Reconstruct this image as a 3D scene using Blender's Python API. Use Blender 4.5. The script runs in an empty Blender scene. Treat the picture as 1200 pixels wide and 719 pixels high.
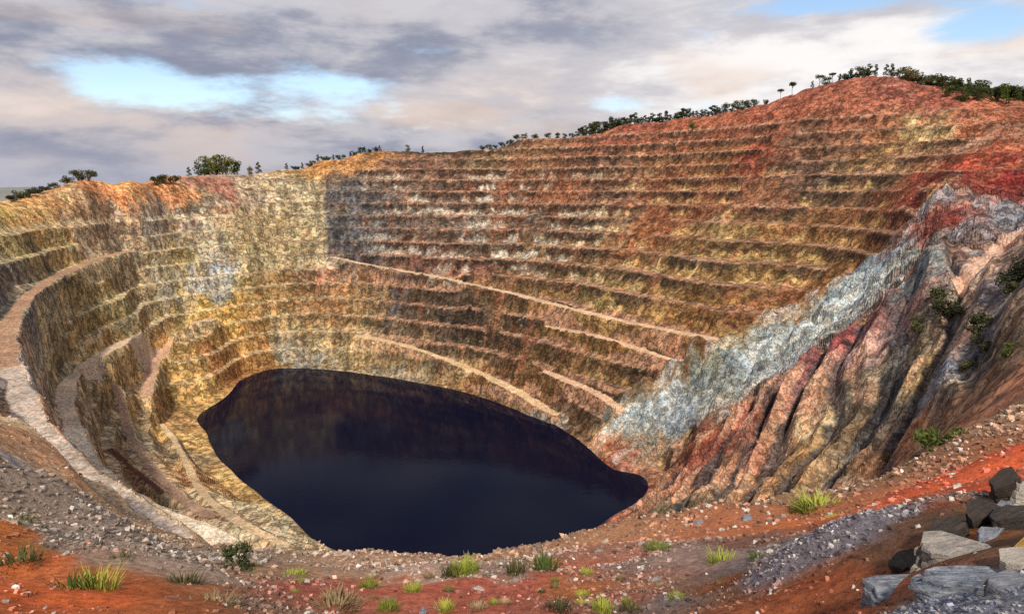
import bpy, math, random, time
import numpy as np
T0 = time.time()
R = math.radians
scene = bpy.context.scene
COL = scene.collection

# ------------------------------------------------------------------ camera
PITCH = R(9.5)
cam_d = bpy.data.cameras.new('camera'); cam = bpy.data.objects.new('camera', cam_d); COL.objects.link(cam)
cam_d.sensor_width = 36.0; cam_d.lens = 24.0; cam_d.clip_start = 0.2; cam_d.clip_end = 60000
cam.location = (0, 0, 0); cam.rotation_euler = (math.pi/2 - PITCH, 0, 0)
scene.camera = cam

# ------------------------------------------------------------------ sun, sky, exposure
SUN_EL, SUN_AZ = R(44), R(180)          # compass azimuth measured clockwise from +Y: behind the camera, to the left
sun_d = bpy.data.lights.new('sun', 'SUN'); sun = bpy.data.objects.new('sun', sun_d); COL.objects.link(sun)
sun_d.energy = 2.9; sun_d.angle = R(4); sun_d.color = (1.0, 0.90, 0.75)
from mathutils import Vector
sdir = Vector((math.sin(SUN_AZ)*math.cos(SUN_EL), math.cos(SUN_AZ)*math.cos(SUN_EL), math.sin(SUN_EL)))
sun.rotation_euler = (-sdir).to_track_quat('-Z', 'Y').to_euler()
sun.location = sdir*300
world = bpy.data.worlds.new('World'); scene.world = world; world.use_nodes = True
vs = scene.view_settings
scene.cycles.use_denoising = False
vs.view_transform = 'Standard'; vs.look = 'None'; vs.exposure = 0.45; vs.gamma = 1.0; vs.use_curve_mapping = False

class NT:
    """small helper to write node trees"""
    def __init__(s, tree): s.t = tree; tree.nodes.clear()
    def n(s, typ, **kw):
        nd = s.t.nodes.new(typ)
        for k, v in kw.items():
            if k.startswith('i_'):
                key = k[2:]; key = int(key) if key.isdigit() else key.replace('_', ' ')
                if hasattr(v, 'bl_rna') or isinstance(v, bpy.types.NodeSocket): s.t.links.new(v, nd.inputs[key])
                else: nd.inputs[key].default_value = v
            else: setattr(nd, k, v)
        return nd
    def link(s, a, b): s.t.links.new(a, b)
    def math(s, op, a, b=None, c=None, clamp=False):
        nd = s.t.nodes.new('ShaderNodeMath'); nd.operation = op; nd.use_clamp = clamp
        for i, v in enumerate((a, b, c)):
            if v is None: continue
            if isinstance(v, bpy.types.NodeSocket): s.t.links.new(v, nd.inputs[i])
            else: nd.inputs[i].default_value = v
        return nd.outputs[0]
    def mix(s, fac, a, b, blend='MIX'):
        nd = s.t.nodes.new('ShaderNodeMix'); nd.data_type = 'RGBA'; nd.blend_type = blend
        for idx, v in ((0, fac), (6, a), (7, b)):
            if isinstance(v, bpy.types.NodeSocket): s.t.links.new(v, nd.inputs[idx])
            else: nd.inputs[idx].default_value = v if idx == 0 else (*v, 1.0)
        return nd.outputs[2]
    def ramp(s, fac, lo, hi):
        nd = s.t.nodes.new('ShaderNodeMapRange'); nd.interpolation_type = 'SMOOTHSTEP'
        s.t.links.new(fac, nd.inputs[0]); nd.inputs[1].default_value = lo; nd.inputs[2].default_value = hi
        return nd.outputs[0]
    def noise(s, vec, scale, detail=4, rough=0.55, dist=0.0):
        nd = s.t.nodes.new('ShaderNodeTexNoise'); s.t.links.new(vec, nd.inputs['Vector'])
        nd.inputs['Scale'].default_value = scale; nd.inputs['Detail'].default_value = detail
        nd.inputs['Roughness'].default_value = rough; nd.inputs['Distortion'].default_value = dist
        return nd.outputs['Fac']

def lin(c):
    c = np.asarray(c, dtype=np.float64)/255.0
    return np.where(c <= 0.04045, c/12.92, ((c+0.055)/1.055)**2.4)

def build_world():
    w = NT(world.node_tree)
    out = w.n('ShaderNodeOutputWorld'); bg = w.n('ShaderNodeBackground')
    sky = w.n('ShaderNodeTexSky'); sky.sky_type = 'NISHITA'; sky.sun_disc = False
    sky.sun_elevation = SUN_EL; sky.sun_rotation = SUN_AZ; sky.air_density = 1.0; sky.dust_density = 0.4
    g = w.n('ShaderNodeTexCoord').outputs['Generated']
    sep = w.n('ShaderNodeSeparateXYZ'); w.link(g, sep.inputs[0])
    X, Y, Z = sep.outputs
    az = w.math('ARCTAN2', X, Y); el = w.math('ARCSINE', Z)
    comb = w.n('ShaderNodeCombineXYZ'); w.link(X, comb.inputs[0]); w.link(Y, comb.inputs[1]); w.link(w.math('MULTIPLY', Z, 3.4), comb.inputs[2])
    P = comb.outputs[0]
    def off(v):
        a = w.n('ShaderNodeVectorMath'); a.operation = 'ADD'; w.link(P, a.inputs[0]); a.inputs[1].default_value = v; return a.outputs[0]
    def lobe(px, py, wx, wy):
        a, b, sl = ray(px, py); a0 = math.atan2(a, b); e0 = math.atan(sl)
        dx = w.math('DIVIDE', w.math('SUBTRACT', az, a0), wx/F); dy = w.math('DIVIDE', w.math('SUBTRACT', el, e0), wy/F)
        q = w.math('ADD', w.math('MULTIPLY', dx, dx), w.math('MULTIPLY', dy, dy))
        return w.math('POWER', 2.718, w.math('MULTIPLY', q, -1.0))
    n1 = w.noise(off((0,0,0)), 3.4, 8, 0.58, 0.12)
    n2 = w.noise(off((4.1,1.7,0.6)), 9.0, 7, 0.62, 0.1)
    n3 = w.noise(off((9.3,-2.1,5.0)), 5.5, 7, 0.6, 0.12)
    cov = w.math('ADD', w.math('MULTIPLY', n1, 0.6), w.math('MULTIPLY', n2, 0.4))
    gaps = None
    for px, py, wx, wy, k in ((330,100,120,28,0.16),(420,96,60,20,0.09),(130,90,60,18,0.13),(230,110,70,16,0.08),(500,58,40,14,0.14),(985,0,60,12,0.24),(1150,22,60,26,0.20),(725,122,60,16,0.15),(280,20,150,18,0.06)):
        l = w.math('MULTIPLY', lobe(px, py, wx, wy), k); gaps = l if gaps is None else w.math('ADD', gaps, l)
    cov = w.math('SUBTRACT', w.math('ADD', cov, 0.09), gaps)
    mask = w.ramp(cov, 0.36, 0.54)
    shade = w.ramp(n3, 0.30, 0.70)
    white = None
    for px, py, wx, wy, k in ((1060,60,330,70,0.50),(900,110,160,50,0.26),(580,110,120,30,0.25),(60,120,160,22,0.25)):
        l = w.math('MULTIPLY', lobe(px, py, wx, wy), k); white = l if white is None else w.math('ADD', white, l)
    b1 = w.math('ADD', w.math('MULTIPLY', shade, 0.55), white, clamp=True)
    c1 = w.mix(w.ramp(b1, 0.0, 0.5), tuple(lin((136,142,162))), tuple(lin((196,194,200))))
    ccol = w.mix(w.ramp(b1, 0.45, 1.0), c1, tuple(lin((246,242,240))))
    warmth = w.ramp(w.noise(off((2.2,7.7,1.0)), 4.0, 3, 0.5), 0.5, 0.72)
    wl = w.math('ADD', w.math('MULTIPLY', lobe(70, 128, 200, 34), 0.9), w.math('MULTIPLY', lobe(600, 108, 90, 30), 0.8))
    warmth = w.math('MAXIMUM', warmth, w.math('MULTIPLY', wl, w.ramp(n3, 0.3, 0.6)))
    ccol = w.mix(w.math('MULTIPLY', w.math('MULTIPLY', warmth, w.math('SUBTRACT', 1.0, w.ramp(el, 0.12, 0.3))), 0.55), ccol, tuple(lin((222,196,178))))
    low = w.math('SUBTRACT', 1.0, w.ramp(el, 0.0, 0.10))
    ccol = w.mix(w.math('MULTIPLY', low, 0.6), ccol, tuple(lin((164,166,182))))
    skyb = w.n('ShaderNodeVectorMath'); skyb.operation = 'SCALE'; w.link(sky.outputs[0], skyb.inputs[0]); skyb.inputs['Scale'].default_value = 0.15
    col = w.mix(mask, skyb.outputs[0], ccol)
    w.link(col, bg.inputs[0]); bg.inputs[1].default_value = 0.80
    w.link(bg.outputs[0], out.inputs[0])

# ------------------------------------------------------------------ numeric helpers
def _hash(ix, iy, seed):
    h = (ix.astype(np.int64)*374761393 + iy.astype(np.int64)*668265263 + seed*1442695041) & 0xffffffff
    h = ((h ^ (h >> 13))*1274126177) & 0xffffffff
    h = (h ^ (h >> 16)) & 0xffffffff
    return h.astype(np.float64)/4294967295.0
def vnoise(x, y, seed=0):
    ix = np.floor(x); iy = np.floor(y); fx = x-ix; fy = y-iy
    fx = fx*fx*fx*(fx*(fx*6-15)+10); fy = fy*fy*fy*(fy*(fy*6-15)+10)
    a = _hash(ix, iy, seed); b = _hash(ix+1, iy, seed); c = _hash(ix, iy+1, seed); d = _hash(ix+1, iy+1, seed)
    return (a+(b-a)*fx)*(1-fy)+(c+(d-c)*fx)*fy
def fbm(x, y, octaves=4, seed=0, gain=0.5):
    """about -1..1"""
    s = 0.0; a = 1.0; tot = 0.0; c, sn = math.cos(0.6), math.sin(0.6)
    for o in range(octaves):
        s = s+a*(vnoise(x, y, seed+o*17)*2-1); tot += a; a *= gain
        x, y = (c*x-sn*y)*2.03+7.1, (sn*x+c*y)*2.03-3.7
    return s/tot*1.5
def cells(x, y, seed):
    """blocky steps: the value of the nearest of scattered points"""
    ix = np.floor(x); iy = np.floor(y); best = np.full(np.shape(x), 9.0); val = np.zeros(np.shape(x))
    for a in (-1, 0, 1):
        for b in (-1, 0, 1):
            jx, jy = ix+a, iy+b; px_ = jx+_hash(jx, jy, seed); py_ = jy+_hash(jx, jy, seed+5); d = (x-px_)**2+(y-py_)**2
            k = d < best; best = np.where(k, d, best); val = np.where(k, _hash(jx, jy, seed+9)*2-1, val)
    return val
def sstep(x, lo, hi):
    t = np.clip((x-lo)/(hi-lo), 0, 1); return t*t*(3-2*t)

F = 800.0; CP, SP = math.cos(PITCH), math.sin(PITCH)
def ray(px, py):
    xc = (px-600.0)/F; yc = (359.5-py)/F
    d = (xc, CP+yc*SP, -SP+yc*CP); L = math.hypot(d[0], d[1])
    return d[0]/L, d[1]/L, d[2]/L          # plan direction (unit), slope
def at_r(px, py, r):
    a, b, s = ray(px, py); return (a*r, b*r, s*r)
def at_z(px, py, z):
    a, b, s = ray(px, py); r = z/s; return (a*r, b*r, z)

build_world()
WATER = -150.0
# ------------------------------------------------------------------ survey points of the place
shore = [(243,505),(250,475),(280,447),(320,432),(380,433),(440,440),(500,450),(560,464),(600,478),(650,497),(690,525),(720,550),(760,570),
         (725,600),(690,622),(655,642),(600,656),(550,662),(500,665),(440,661),(380,642),(340,605),(300,575),(270,550),(250,525)]
shore_w = [at_z(x, y, WATER) for x, y in shore]
rim = [(-200,236,520),(-100,234,540),(0,238,560),(40,229,600),(100,222,640),(120,220,658),(140,218,680),(160,214,700),(195,210,745),(230,206,790),(300,203,840),(340,197,860),(380,187,900),(440,177,900),
       (500,178,880),(560,173,870),(620,161,860),(680,158,850),(740,146,830),(800,139,810),(860,131,790),(900,121,770),(950,104,750),(1000,93,730),
       (1040,90,720),(1100,101,720),(1150,112,720),(1200,118,720),(1300,130,720),(1400,160,700)]
pts = [p for p in shore_w]
cxl = sum(p[0] for p in shore_w)/len(shore_w); cyl = sum(p[1] for p in shore_w)/len(shore_w)
for p in shore_w:
    pts.append((cxl+(p[0]-cxl)*0.86, cyl+(p[1]-cyl)*0.86, WATER-12))
pts += [(cxl, cyl, WATER-22)]
for x, y, r in rim:
    p = at_r(x, y, r); pts.append(p)
    u = (p[0]/r, p[1]/r)
    pts.append((u[0]*(r+65), u[1]*(r+65), p[2]-5)); pts.append((u[0]*(r+190), u[1]*(r+190), p[2]-24)); pts.append((u[0]*(r+460), u[1]*(r+460), p[2]-75))
roadA = [(250,284,-46),(200,288,-46),(150,294,-47),(110,305,-48),(60,327,-50),(25,356,-52),(8,388,-54),(13,432,-56),(36,490,-58),(76,540,-60),(130,585,-62),(205,630,-64)]
roadB = [(246,375,-103),(210,380,-101),(170,390,-99),(110,420,-97),(78,455,-96),(85,500,-97),(110,550,-98),(160,590,-100),(215,612,-102),(262,634,-104)]
roadC = [(246,373,-104),(212,392,-112),(182,425,-121),(170,464,-129)]
for rd in (roadA, roadB, roadC): pts += [at_z(x, y, z) for x, y, z in rd]
far_r = [  # (px, py, range)
    # back wall
    (445,313,681),(520,326,625),(600,345,582),(700,371,500),(780,388,455),(850,402,418),(300,320,680),(320,250,775),(600,240,735),(760,250,660),(900,300,520),(1000,250,545),(1050,180,620),
    (860,210,650),(960,160,665),(950,345,455),
    # blue clay
    (730,525,375),(780,490,398),(830,450,402),(870,430,405),(950,385,405),(1020,330,415),(1090,262,430),(1160,258,430),(1200,255,430),(1150,215,500),(1200,200,520),(1090,225,470),
    # crest of the gullied spur and the hollow behind it
    (800,535,335),(830,512,334),(900,457,328),(960,414,322),(1000,385,318),(1060,335,312),(1105,285,312),(1135,300,315),
    (1000,384,352),(1060,332,345),(900,456,365),(1105,290,350),(1140,300,360),(1200,275,345),
    # foot of the gullied slope
    (700,624,272),(760,604,262),(860,602,240),(960,578,220),(1040,548,202),(1100,508,180),(1200,452,140),
    (940,520,265),(1020,460,262),(1090,400,262),(1150,400,215),(1150,335,268),(1200,370,195),(1200,300,262),(1320,330,200),(1320,420,110),(1400,480,60),
    # left slopes
    (0,262,490),(50,288,520),(-60,300,430),(-60,380,300),(-80,460,150),(-80,540,75),(100,263,600),(200,262,705),(0,478,118),(0,540,72),(60,592,72),(120,614,84),(150,250,650),
    (300,612,240),(330,640,210),
    # wall under the foreground edge
    (300,668,80),(400,672,60),(400,674,120),(500,676,60),(500,678,120),(600,668,70),(600,670,140),(700,642,80),(700,642,150),(800,627,80),(800,630,150),
    (900,603,90),(900,606,160),(1000,588,85),(1000,590,140),(1100,535,90),(1100,522,130),(1200,470,95)]
near_r = [(0,719,9.5),(200,719,9),(400,719,9),(600,719,9.5),(800,719,9),(1000,719,7),(1100,719,5.2),(1200,719,4.6),
    (0,680,12),(0,640,16),(0,615,20),(0,580,36),(0,550,58),(100,700,11),(100,660,17),(100,640,26),(100,618,58),(200,690,13),(200,662,21),(200,646,36),
    (300,700,12),(300,677,18),(300,658,32),(400,700,12),(400,677,18),(400,662,28),(500,700,11.5),(500,682,16),(500,667,24),(600,700,11.5),(600,675,17),(600,657,27),
    (700,690,13),(700,660,20),(700,636,33),(800,690,12.5),(800,650,20),(800,622,34),(900,690,11),(900,650,17),(900,617,26),(900,599,42),
    (1000,690,9),(1000,640,14),(1000,605,23),(1000,583,40),(1100,690,6.5),(1100,640,10),(1100,580,20),(1100,548,35),(1100,525,55),(1200,690,5.3),(1200,640,7.6),(1200,560,18),(1200,520,28),(1200,480,55),
    (-120,700,12),(-120,620,20),(1320,640,9),(1320,560,20)]
pts += [at_r(*p) for p in far_r] + [at_r(*p) for p in near_r]
for a in range(0, 360, 20):      # ground round the viewpoint and the plateau behind it
    ph = R(a); pts.append((2.2*math.sin(ph), 2.2*math.cos(ph), -2.2))
for a in (-170,-140,-110,-85,-65,65,85,110,140,170):
    ph = R(a)
    for r, z in ((12,-4),(40,-9),(150,-18),(500,-30),(1000,-40)):
        pts.append((r*math.sin(ph), r*math.cos(ph), z))
pts = np.array(pts)
OFF = 8.0
def warp(x, y):
    r = np.hypot(x, y); g = 1/np.sqrt(r+1.0)
    return x*g, y*g, r
def tps(d2): return np.where(d2 > 1e-12, 0.5*d2*np.log(d2+1e-12), 0.0)
cxw, cyw, cr = warp(pts[:,0], pts[:,1]); cval = pts[:,2]/(cr+OFF)
N = len(pts); A = np.zeros((N+3, N+3))
A[:N,:N] = tps((cxw[:,None]-cxw)**2+(cyw[:,None]-cyw)**2) + np.eye(N)*0.0015
A[:N,N] = 1; A[:N,N+1] = cxw; A[:N,N+2] = cyw; A[N:,:N] = A[:N,N:].T
coef = np.linalg.solve(A, np.concatenate([cval, np.zeros(3)]))
# tabulate it
PHG = np.concatenate([np.linspace(-180,-52,40)[:-1], np.linspace(-52,52,520), np.linspace(52,180,40)[1:]])*math.pi/180
SG = np.linspace(1.0, math.sqrt(1700.0), 420)
TAB = np.empty((len(PHG), len(SG)))
for i, ph in enumerate(PHG):
    r = SG**2; x, y, _ = warp(r*math.sin(ph), r*math.cos(ph))
    d2 = (x[:,None]-cxw)**2+(y[:,None]-cyw)**2
    TAB[i] = (tps(d2)@coef[:N]+coef[N]+coef[N+1]*x+coef[N+2]*y)*(r+OFF)
PHI_IDX = np.arange(len(PHG), dtype=float); 
def base(x, y):
    r = np.hypot(x, y); ph = np.arctan2(x, y)
    fi = np.interp(ph, PHG, PHI_IDX); fj = np.clip((np.sqrt(r)-SG[0])/(SG[1]-SG[0]), 0, len(SG)-1.001)
    i = np.minimum(fi.astype(int), len(PHG)-2); j = fj.astype(int); a = fi-i; b = fj-j
    return (TAB[i,j]*(1-a)+TAB[i+1,j]*a)*(1-b)+(TAB[i,j+1]*(1-a)+TAB[i+1,j+1]*a)*b

def hit(px, py, r0=2.5, r1=1600.0, n=1500):
    """first point of the base ground along a line of sight"""
    a, b, s = ray(px, py); r = np.geomspace(r0, r1, n); z = base(a*r, b*r)
    k = np.nonzero(z >= s*r)[0]
    if len(k) == 0: return None
    k = k[0]; return (a*r[k], b*r[k], z[k])

def polydist(x, y, P, closed=True):
    """signed distance in plan to a polygon (negative inside), or distance to an open line with height along it"""
    P = np.asarray(P, float); n = len(P); best = np.full(x.shape, 1e18); zb = np.zeros(x.shape); inside = np.zeros(x.shape, bool)
    m = n if closed else n-1
    for i in range(m):
        p, q = P[i], P[(i+1) % n]; dx, dy = q[0]-p[0], q[1]-p[1]; L2 = dx*dx+dy*dy+1e-9
        t = np.clip(((x-p[0])*dx+(y-p[1])*dy)/L2, 0, 1); d2 = (x-p[0]-t*dx)**2+(y-p[1]-t*dy)**2
        k = d2 < best; best = np.where(k, d2, best)
        if not closed: zb = np.where(k, p[2]+t*(q[2]-p[2]), zb)
        else:
            c = ((p[1] > y) != (q[1] > y)) & (x < (q[0]-p[0])*(y-p[1])/(q[1]-p[1]+1e-12)+p[0]); inside ^= c
    d = np.sqrt(best)
    return np.where(inside, -d, d) if closed else (d, zb)

def poly(pxs): return [hit(x, y)[:2] for x, y in pxs if hit(x, y) is not None]
def smooth_line(P, n=8):
    P = np.asarray(P, float); out = []
    for i in range(len(P)-1):
        p0, p1, p2, p3 = P[max(i-1,0)], P[i], P[i+1], P[min(i+2,len(P)-1)]
        for k in range(n):
            t = k/n; out.append(0.5*((2*p1)+(-p0+p2)*t+(2*p0-5*p1+4*p2-p3)*t*t+(-p0+3*p1-3*p2+p3)*t**3))
    out.append(P[-1]); return np.array(out)

# haul roads: centre line in the place, half width
def line_hit(px): return smooth_line([hit(x, y) for x, y in px], 5)
ROADS = [  # (line, half width, colour, name)
    (smooth_line([at_z(*p) for p in roadA[2:8]], 6), 3.2, (170,132,102), 'haul_road_upper'),
    (smooth_line([at_z(*p) for p in roadA[7:]], 6), 3.4, (190,172,156), 'haul_road_near'),
    (smooth_line([at_z(*p) for p in roadB[:6]], 6), 3.6, (206,180,150), 'haul_road_middle'),
    (smooth_line([at_z(*p) for p in roadB[5:]], 6), 3.4, (214,196,170), 'haul_road_spur'),
    (smooth_line([at_z(*p) for p in roadC], 6), 3.4, (186,146,116), 'haul_road_lower'),
    (line_hit([(100,447),(128,447),(142,470),(150,505),(170,540),(205,578),(245,604)]), 2.4, (166,132,106), 'track_inner'),
    (line_hit([(190,497),(212,530),(235,575),(280,612),(335,640)]), 1.8, (196,168,128), 'track_crest'),
    (line_hit([(130,527),(160,553),(190,577)]), 1.6, (98,58,44), 'cutting'),
    (line_hit([(390,303),(445,313),(520,326),(600,345),(700,371),(780,388),(835,399)]), 4.0, (206,172,138), 'ramp_upper'),
    (line_hit([(640,384),(700,396),(750,410),(795,424)]), 3.2, (210,172,136), 'ramp_middle'),
    (line_hit([(640,437),(690,458),(728,480)]), 3.2, (208,168,132), 'ramp_lower'),
    (line_hit([(420,394),(480,408),(540,428),(600,458),(650,486)]), 4.0, (208,174,128), 'ramp_lakeside'),
    (line_hit([(1200,272),(1165,296),(1135,318),(1120,335)]), 3.0, (196,158,134), 'track_right'),
]
CLAY = poly([(700,530),(712,488),(755,448),(804,424),(846,394),(896,380),(946,350),(996,310),(1046,276),(1085,238),(1110,236),(1105,262),(1080,300),(1055,333),(1010,368),(960,408),(900,453),(850,488),(800,515),(745,556)])
GULLY = poly([(770,572),(830,515),(900,459),(960,416),(1000,387),(1060,337),(1100,300),(1150,330),(1170,380),(1120,470),(1060,535),(960,575),(860,600),(760,600),(690,622),(700,610)])
g0 = np.array(hit(1000,400)); g1 = np.array(hit(950,545))
gd = (g1-g0)[:2]; gd /= np.linalg.norm(gd); gn = np.array([-gd[1], gd[0]])
print('gully dir', gd, 'clay', len(CLAY), 'gully', len(GULLY), 'setup %.1f' % (time.time()-T0))
BH = 12.6
CAVES = [hit(x, y)[:2]+(q,) for x, y, q in ((872,446,3.4),(898,455,3.4),(905,425,2.2),(845,440,2.6),(935,402,2.4),(790,470,2.4),(960,392,2.2),(1030,345,2.6),(820,455,2.2))]
MOUNDS = [hit(x, y)[:2]+(q, h, c) for x, y, q, h, c in ((975,672,1.25,0.62,(108,106,114)),(1122,622,0.75,0.36,(116,94,84)),(205,686,1.7,0.5,(150,130,114)),(150,657,1.8,0.45,(140,126,112)),
    (560,676,2.2,0.35,(150,128,112)),(800,666,2.0,0.4,(132,110,100)),(60,604,3,0.8,(138,122,108)),(700,652,2.6,0.4,(150,104,84)))]
SPUR = [at_z(*p)[:2] for p in roadB]

def arc(x, y):
    """position along the wall and away from the middle of the pit"""
    dx, dy = x+90.0, y-320.0; rho = np.hypot(dx, dy)
    return np.arctan2(dx, dy)*440.0, rho
def terrain(x, y, full=True):
    r = np.hypot(x, y); ph = np.arctan2(x, y)
    S = base(x, y)
    far = sstep(r, 130, 260)
    mid = sstep(r, 45, 140)
    sdc = polydist(x, y, CLAY)+13*fbm(x/24, y/24, 3, 58); sdg = polydist(x, y, GULLY)
    wc = 1-sstep(sdc, -5, 7); wg = 1-sstep(sdg, -8, 14)
    # undulation
    und = 3.0*fbm(x/70, y/70, 3, 3)*far*(1-0.75*sstep(S, -60, -20)*(1-sstep(ph, R(-17), R(-11))))*(1-0.7*sstep(S, 30, 60)) + 0.6*fbm(x/22, y/22, 2, 11)*mid
    und = und + 0.22*fbm(x/9, y/9, 2, 5)*sstep(r, 20, 80)
    Sw = S+und*sstep(S, WATER-4, WATER+14)
    lf = 1-sstep(ph, R(-21), R(-16))
    back = np.maximum(far, sstep(r, 95, 150)*lf)*(1-wc)*(1-wg)*sstep(S, WATER-3, WATER+4)
    right_out = 1-sstep(ph, R(27), R(33))*(1-sstep(S, -20, 20))
    calm = sstep(S, -26, -6)*(1-sstep(ph, R(-23), R(-19)))          # smooth hilltops on the left
    top = (1-sstep(Sw, 62, 78))*(1-calm)
    left = 1.0
    wt = back*top*right_out*left
    ua, rho = arc(x, y)
    wt = wt*(1-0.8*sstep(fbm(ua/45, Sw/26, 3, 55), 0.40, 0.68)*sstep(ph, R(-16), R(-10)))      # stretches where the benches have slumped
    # lower benches on the left flank, full ones on the back wall
    bh = BH+0*lf
    t = (Sw-WATER)/bh; k = np.floor(t); f = t-k
    ledge = 0.42+0.14*lf
    prof = np.where(f < ledge, 0.06*f/ledge, 0.06+0.94*((f-ledge)/(1-ledge))**1.25)
    zt = WATER+bh*(k+prof)
    riser = np.where(wt > 0.35, np.where(f < ledge, 0.0, 0.02+0.98*(f-ledge)/(1-ledge)), -1.0)
    z = Sw+(zt-Sw)*wt
    # haul roads cut into the slopes
    road = np.zeros(x.shape, int)
    for q, (L, hw, c, nm) in enumerate(ROADS):
        bx0, bx1 = L[:,0].min()-40, L[:,0].max()+40; by0, by1 = L[:,1].min()-40, L[:,1].max()+40
        m = (x > bx0)&(x < bx1)&(y > by0)&(y < by1)
        if not m.any(): continue
        d, zr = polydist(x[m], y[m], L, closed=False)
        pass
        hwv = hw*(1+0.25*fbm(x[m]/15, y[m]/15, 2, 40+q))
        w = 1-sstep(d, hwv, hwv*2.1+2)
        zz = z[m]; z[m] = zz+(zr-zz)*w
        rr = road[m]; rr[d < hwv] = q+1; road[m] = rr
    onroad = (road > 0)
    if full:
        rough = np.where(onroad, 0.12, 1.0)
        # fluted rock faces
        ua, rho = arc(x, y)
        fl = (1.0*fbm(x/12, y/12, 3, 21, 0.6)+0.9*fbm(ua/9, rho/34, 2, 23, 0.6)+0.9*cells(x/5.5, y/5.5, 31))*far*rough*np.where(riser > 0, 0.22+0.9*np.sin(np.pi*np.clip(riser, 0, 1)), np.where(riser < -0.5, 0.6, 0.15))*(0.35+0.65*sstep(r, 220, 420))*(1-0.8*calm)*(1-0.3*lf)*sstep(S, WATER-2, WATER+6)
        z = z+fl*(1-wg*0.5)
        # gullies down the right slope
        v = x*gn[0]+y*gn[1]+9*fbm(x/45, y/45, 3, 60)
        gul = np.abs(np.mod(v/15.0, 1.0)-0.5)*2
        v2 = np.abs(np.mod(v/6.1+0.3, 1.0)-0.5)*2
        amp = wg*sstep(S, WATER-1, WATER+14)
        z = z+amp*(17*(gul**0.7-0.6)*(0.75+0.5*fbm(x/40, y/40, 2, 64))+3.0*(v2-0.5)+1.4*fbm(x/7, y/7, 3, 61, 0.6)+0.9*cells(x/5, y/5, 66)+1.5*(0.5-np.abs(fbm(x/13, y/13, 3, 67))))
        # lumpy clay with hollows
        cl = fbm(x/26, y/26, 4, 70, 0.55)
        z = z+wc*sstep(S, WATER, WATER+12)*(9.0*np.abs(cl)+2.4*fbm(x/9, y/9, 3, 71, 0.6)+2.2*cells(x/7+cl, y/7, 72)-3)
        # broken ground above the spur
        br = sstep(ph, R(28.5), R(31))*sstep(r, 290, 320)*(1-sstep(r, 470, 520))
        z = z+br*(8.0*np.abs(fbm(x/28, y/28, 4, 75))+1.2*fbm(x/6, y/6, 3, 76)+1.2*cells(x/8, y/8, 77)-2)
        for hx, hy, hr in CAVES:
            z = z-7.0*np.exp(-((x-hx)**2+(y-hy)**2)/(hr*hr))
        # middle distance rubble slopes
        rb = sstep(r, 14, 40)*(1-sstep(r, 200, 300))*(1-wg)*rough
        z = z+rb*(0.8*fbm(x/9, y/9, 2, 80)+0.25*fbm(x/2.6, y/2.6, 2, 81)*(1-sstep(r, 25, 60)))
        nr = 1-sstep(r, 30, 60)
        for mx, my, mr, mh, _c in MOUNDS:
            z = z+mh*np.exp(-((x-mx)**2+(y-my)**2)/(mr*mr))
        z = z+nr*(0.20*fbm(x/2.6, y/2.6, 2, 90)+0.07*fbm(x/1.0, y/1.0, 2, 91)*(1-sstep(r, 12, 24)))*sstep(r, 3, 7)
        # hilltops
        z = z+sstep(S, 40, 80)*1.6*fbm(x/14, y/14, 4, 95)*far
    z = np.where(r > 1250, z+(np.minimum(z, -60)-z)*sstep(r, 1250, 1600), z)
    return z, k, riser, road, wc, wg, S

# ------------------------------------------------------------------ terrain grid: fans of columns, rows spread by arc length
phd = np.linspace(-41, 41, 1130)
side = 41+np.cumsum(np.geomspace(0.10, 8, 60)); side = 41+(side-41)*(139-1.0)/(side[-1]-41)
PHC = np.concatenate([-side[::-1], phd, side])*math.pi/180
NR = 1000
rf = np.geomspace(2.0, 1650.0, 2300)
DS = np.empty((len(PHC), len(rf)-1))
for c0 in range(0, len(PHC), 200):
    p = PHC[c0:c0+200]
    z = base(np.sin(p)[:,None]*rf, np.cos(p)[:,None]*rf)
    el = np.arctan2(z, rf); dz = np.diff(z, axis=1); dr = np.diff(rf)[None,:]
    DS[c0:c0+200] = np.abs(np.diff(el, axis=1))+np.where(rf[:-1] < 340, np.where(rf[:-1] < 5, 0.03, np.where(rf[:-1] < 60, 0.10, 0.25)), 0.05)*np.sqrt(dr*dr+dz*dz)/rf[:-1]
DS = np.minimum(DS, 6*DS.mean())
for it in range(2):                     # rows drift only slowly from column to column
    HW = 90; pad = np.concatenate([DS[-HW:], DS, DS[:HW]]); cum = np.concatenate([np.zeros((1,DS.shape[1])), np.cumsum(pad, axis=0)])
    DS = (cum[2*HW+1:]-cum[:-2*HW-1])/(2*HW+1)
rows = np.empty((len(PHC), NR))
for i in range(len(PHC)):
    cs = np.concatenate([[0], np.cumsum(DS[i])]); rows[i] = np.interp(np.linspace(0, cs[-1], NR), cs, rf)
tail = np.array([2200., 3200., 5000., 9000., 18000., 40000.])
rows = np.concatenate([rows, np.tile(tail, (len(PHC),1))], axis=1)
GX = np.sin(PHC)[:,None]*rows; GY = np.cos(PHC)[:,None]*rows
print('grid %.1f' % (time.time()-T0))
sh = GX.shape
GZ, GK, GRIS, GROAD, GWC, GWG, GS = [np.empty(sh) for _ in range(7)]
for c0 in range(0, sh[0], 200):
    sl = slice(c0, c0+200)
    o = terrain(GX[sl].ravel(), GY[sl].ravel())
    for arr, v in zip((GZ,GK,GRIS,GROAD,GWC,GWG,GS), o): arr[sl] = v.reshape(-1, sh[1])
GZ[:,NR:] = np.array([-70,-85,-110,-160,-200,-260])[None,:]
print('terrain %.1f' % (time.time()-T0))
def ground(x, y):
    """height of the finished ground"""
    return float(terrain(np.array([float(x)]), np.array([float(y)]))[0][0])

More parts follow.
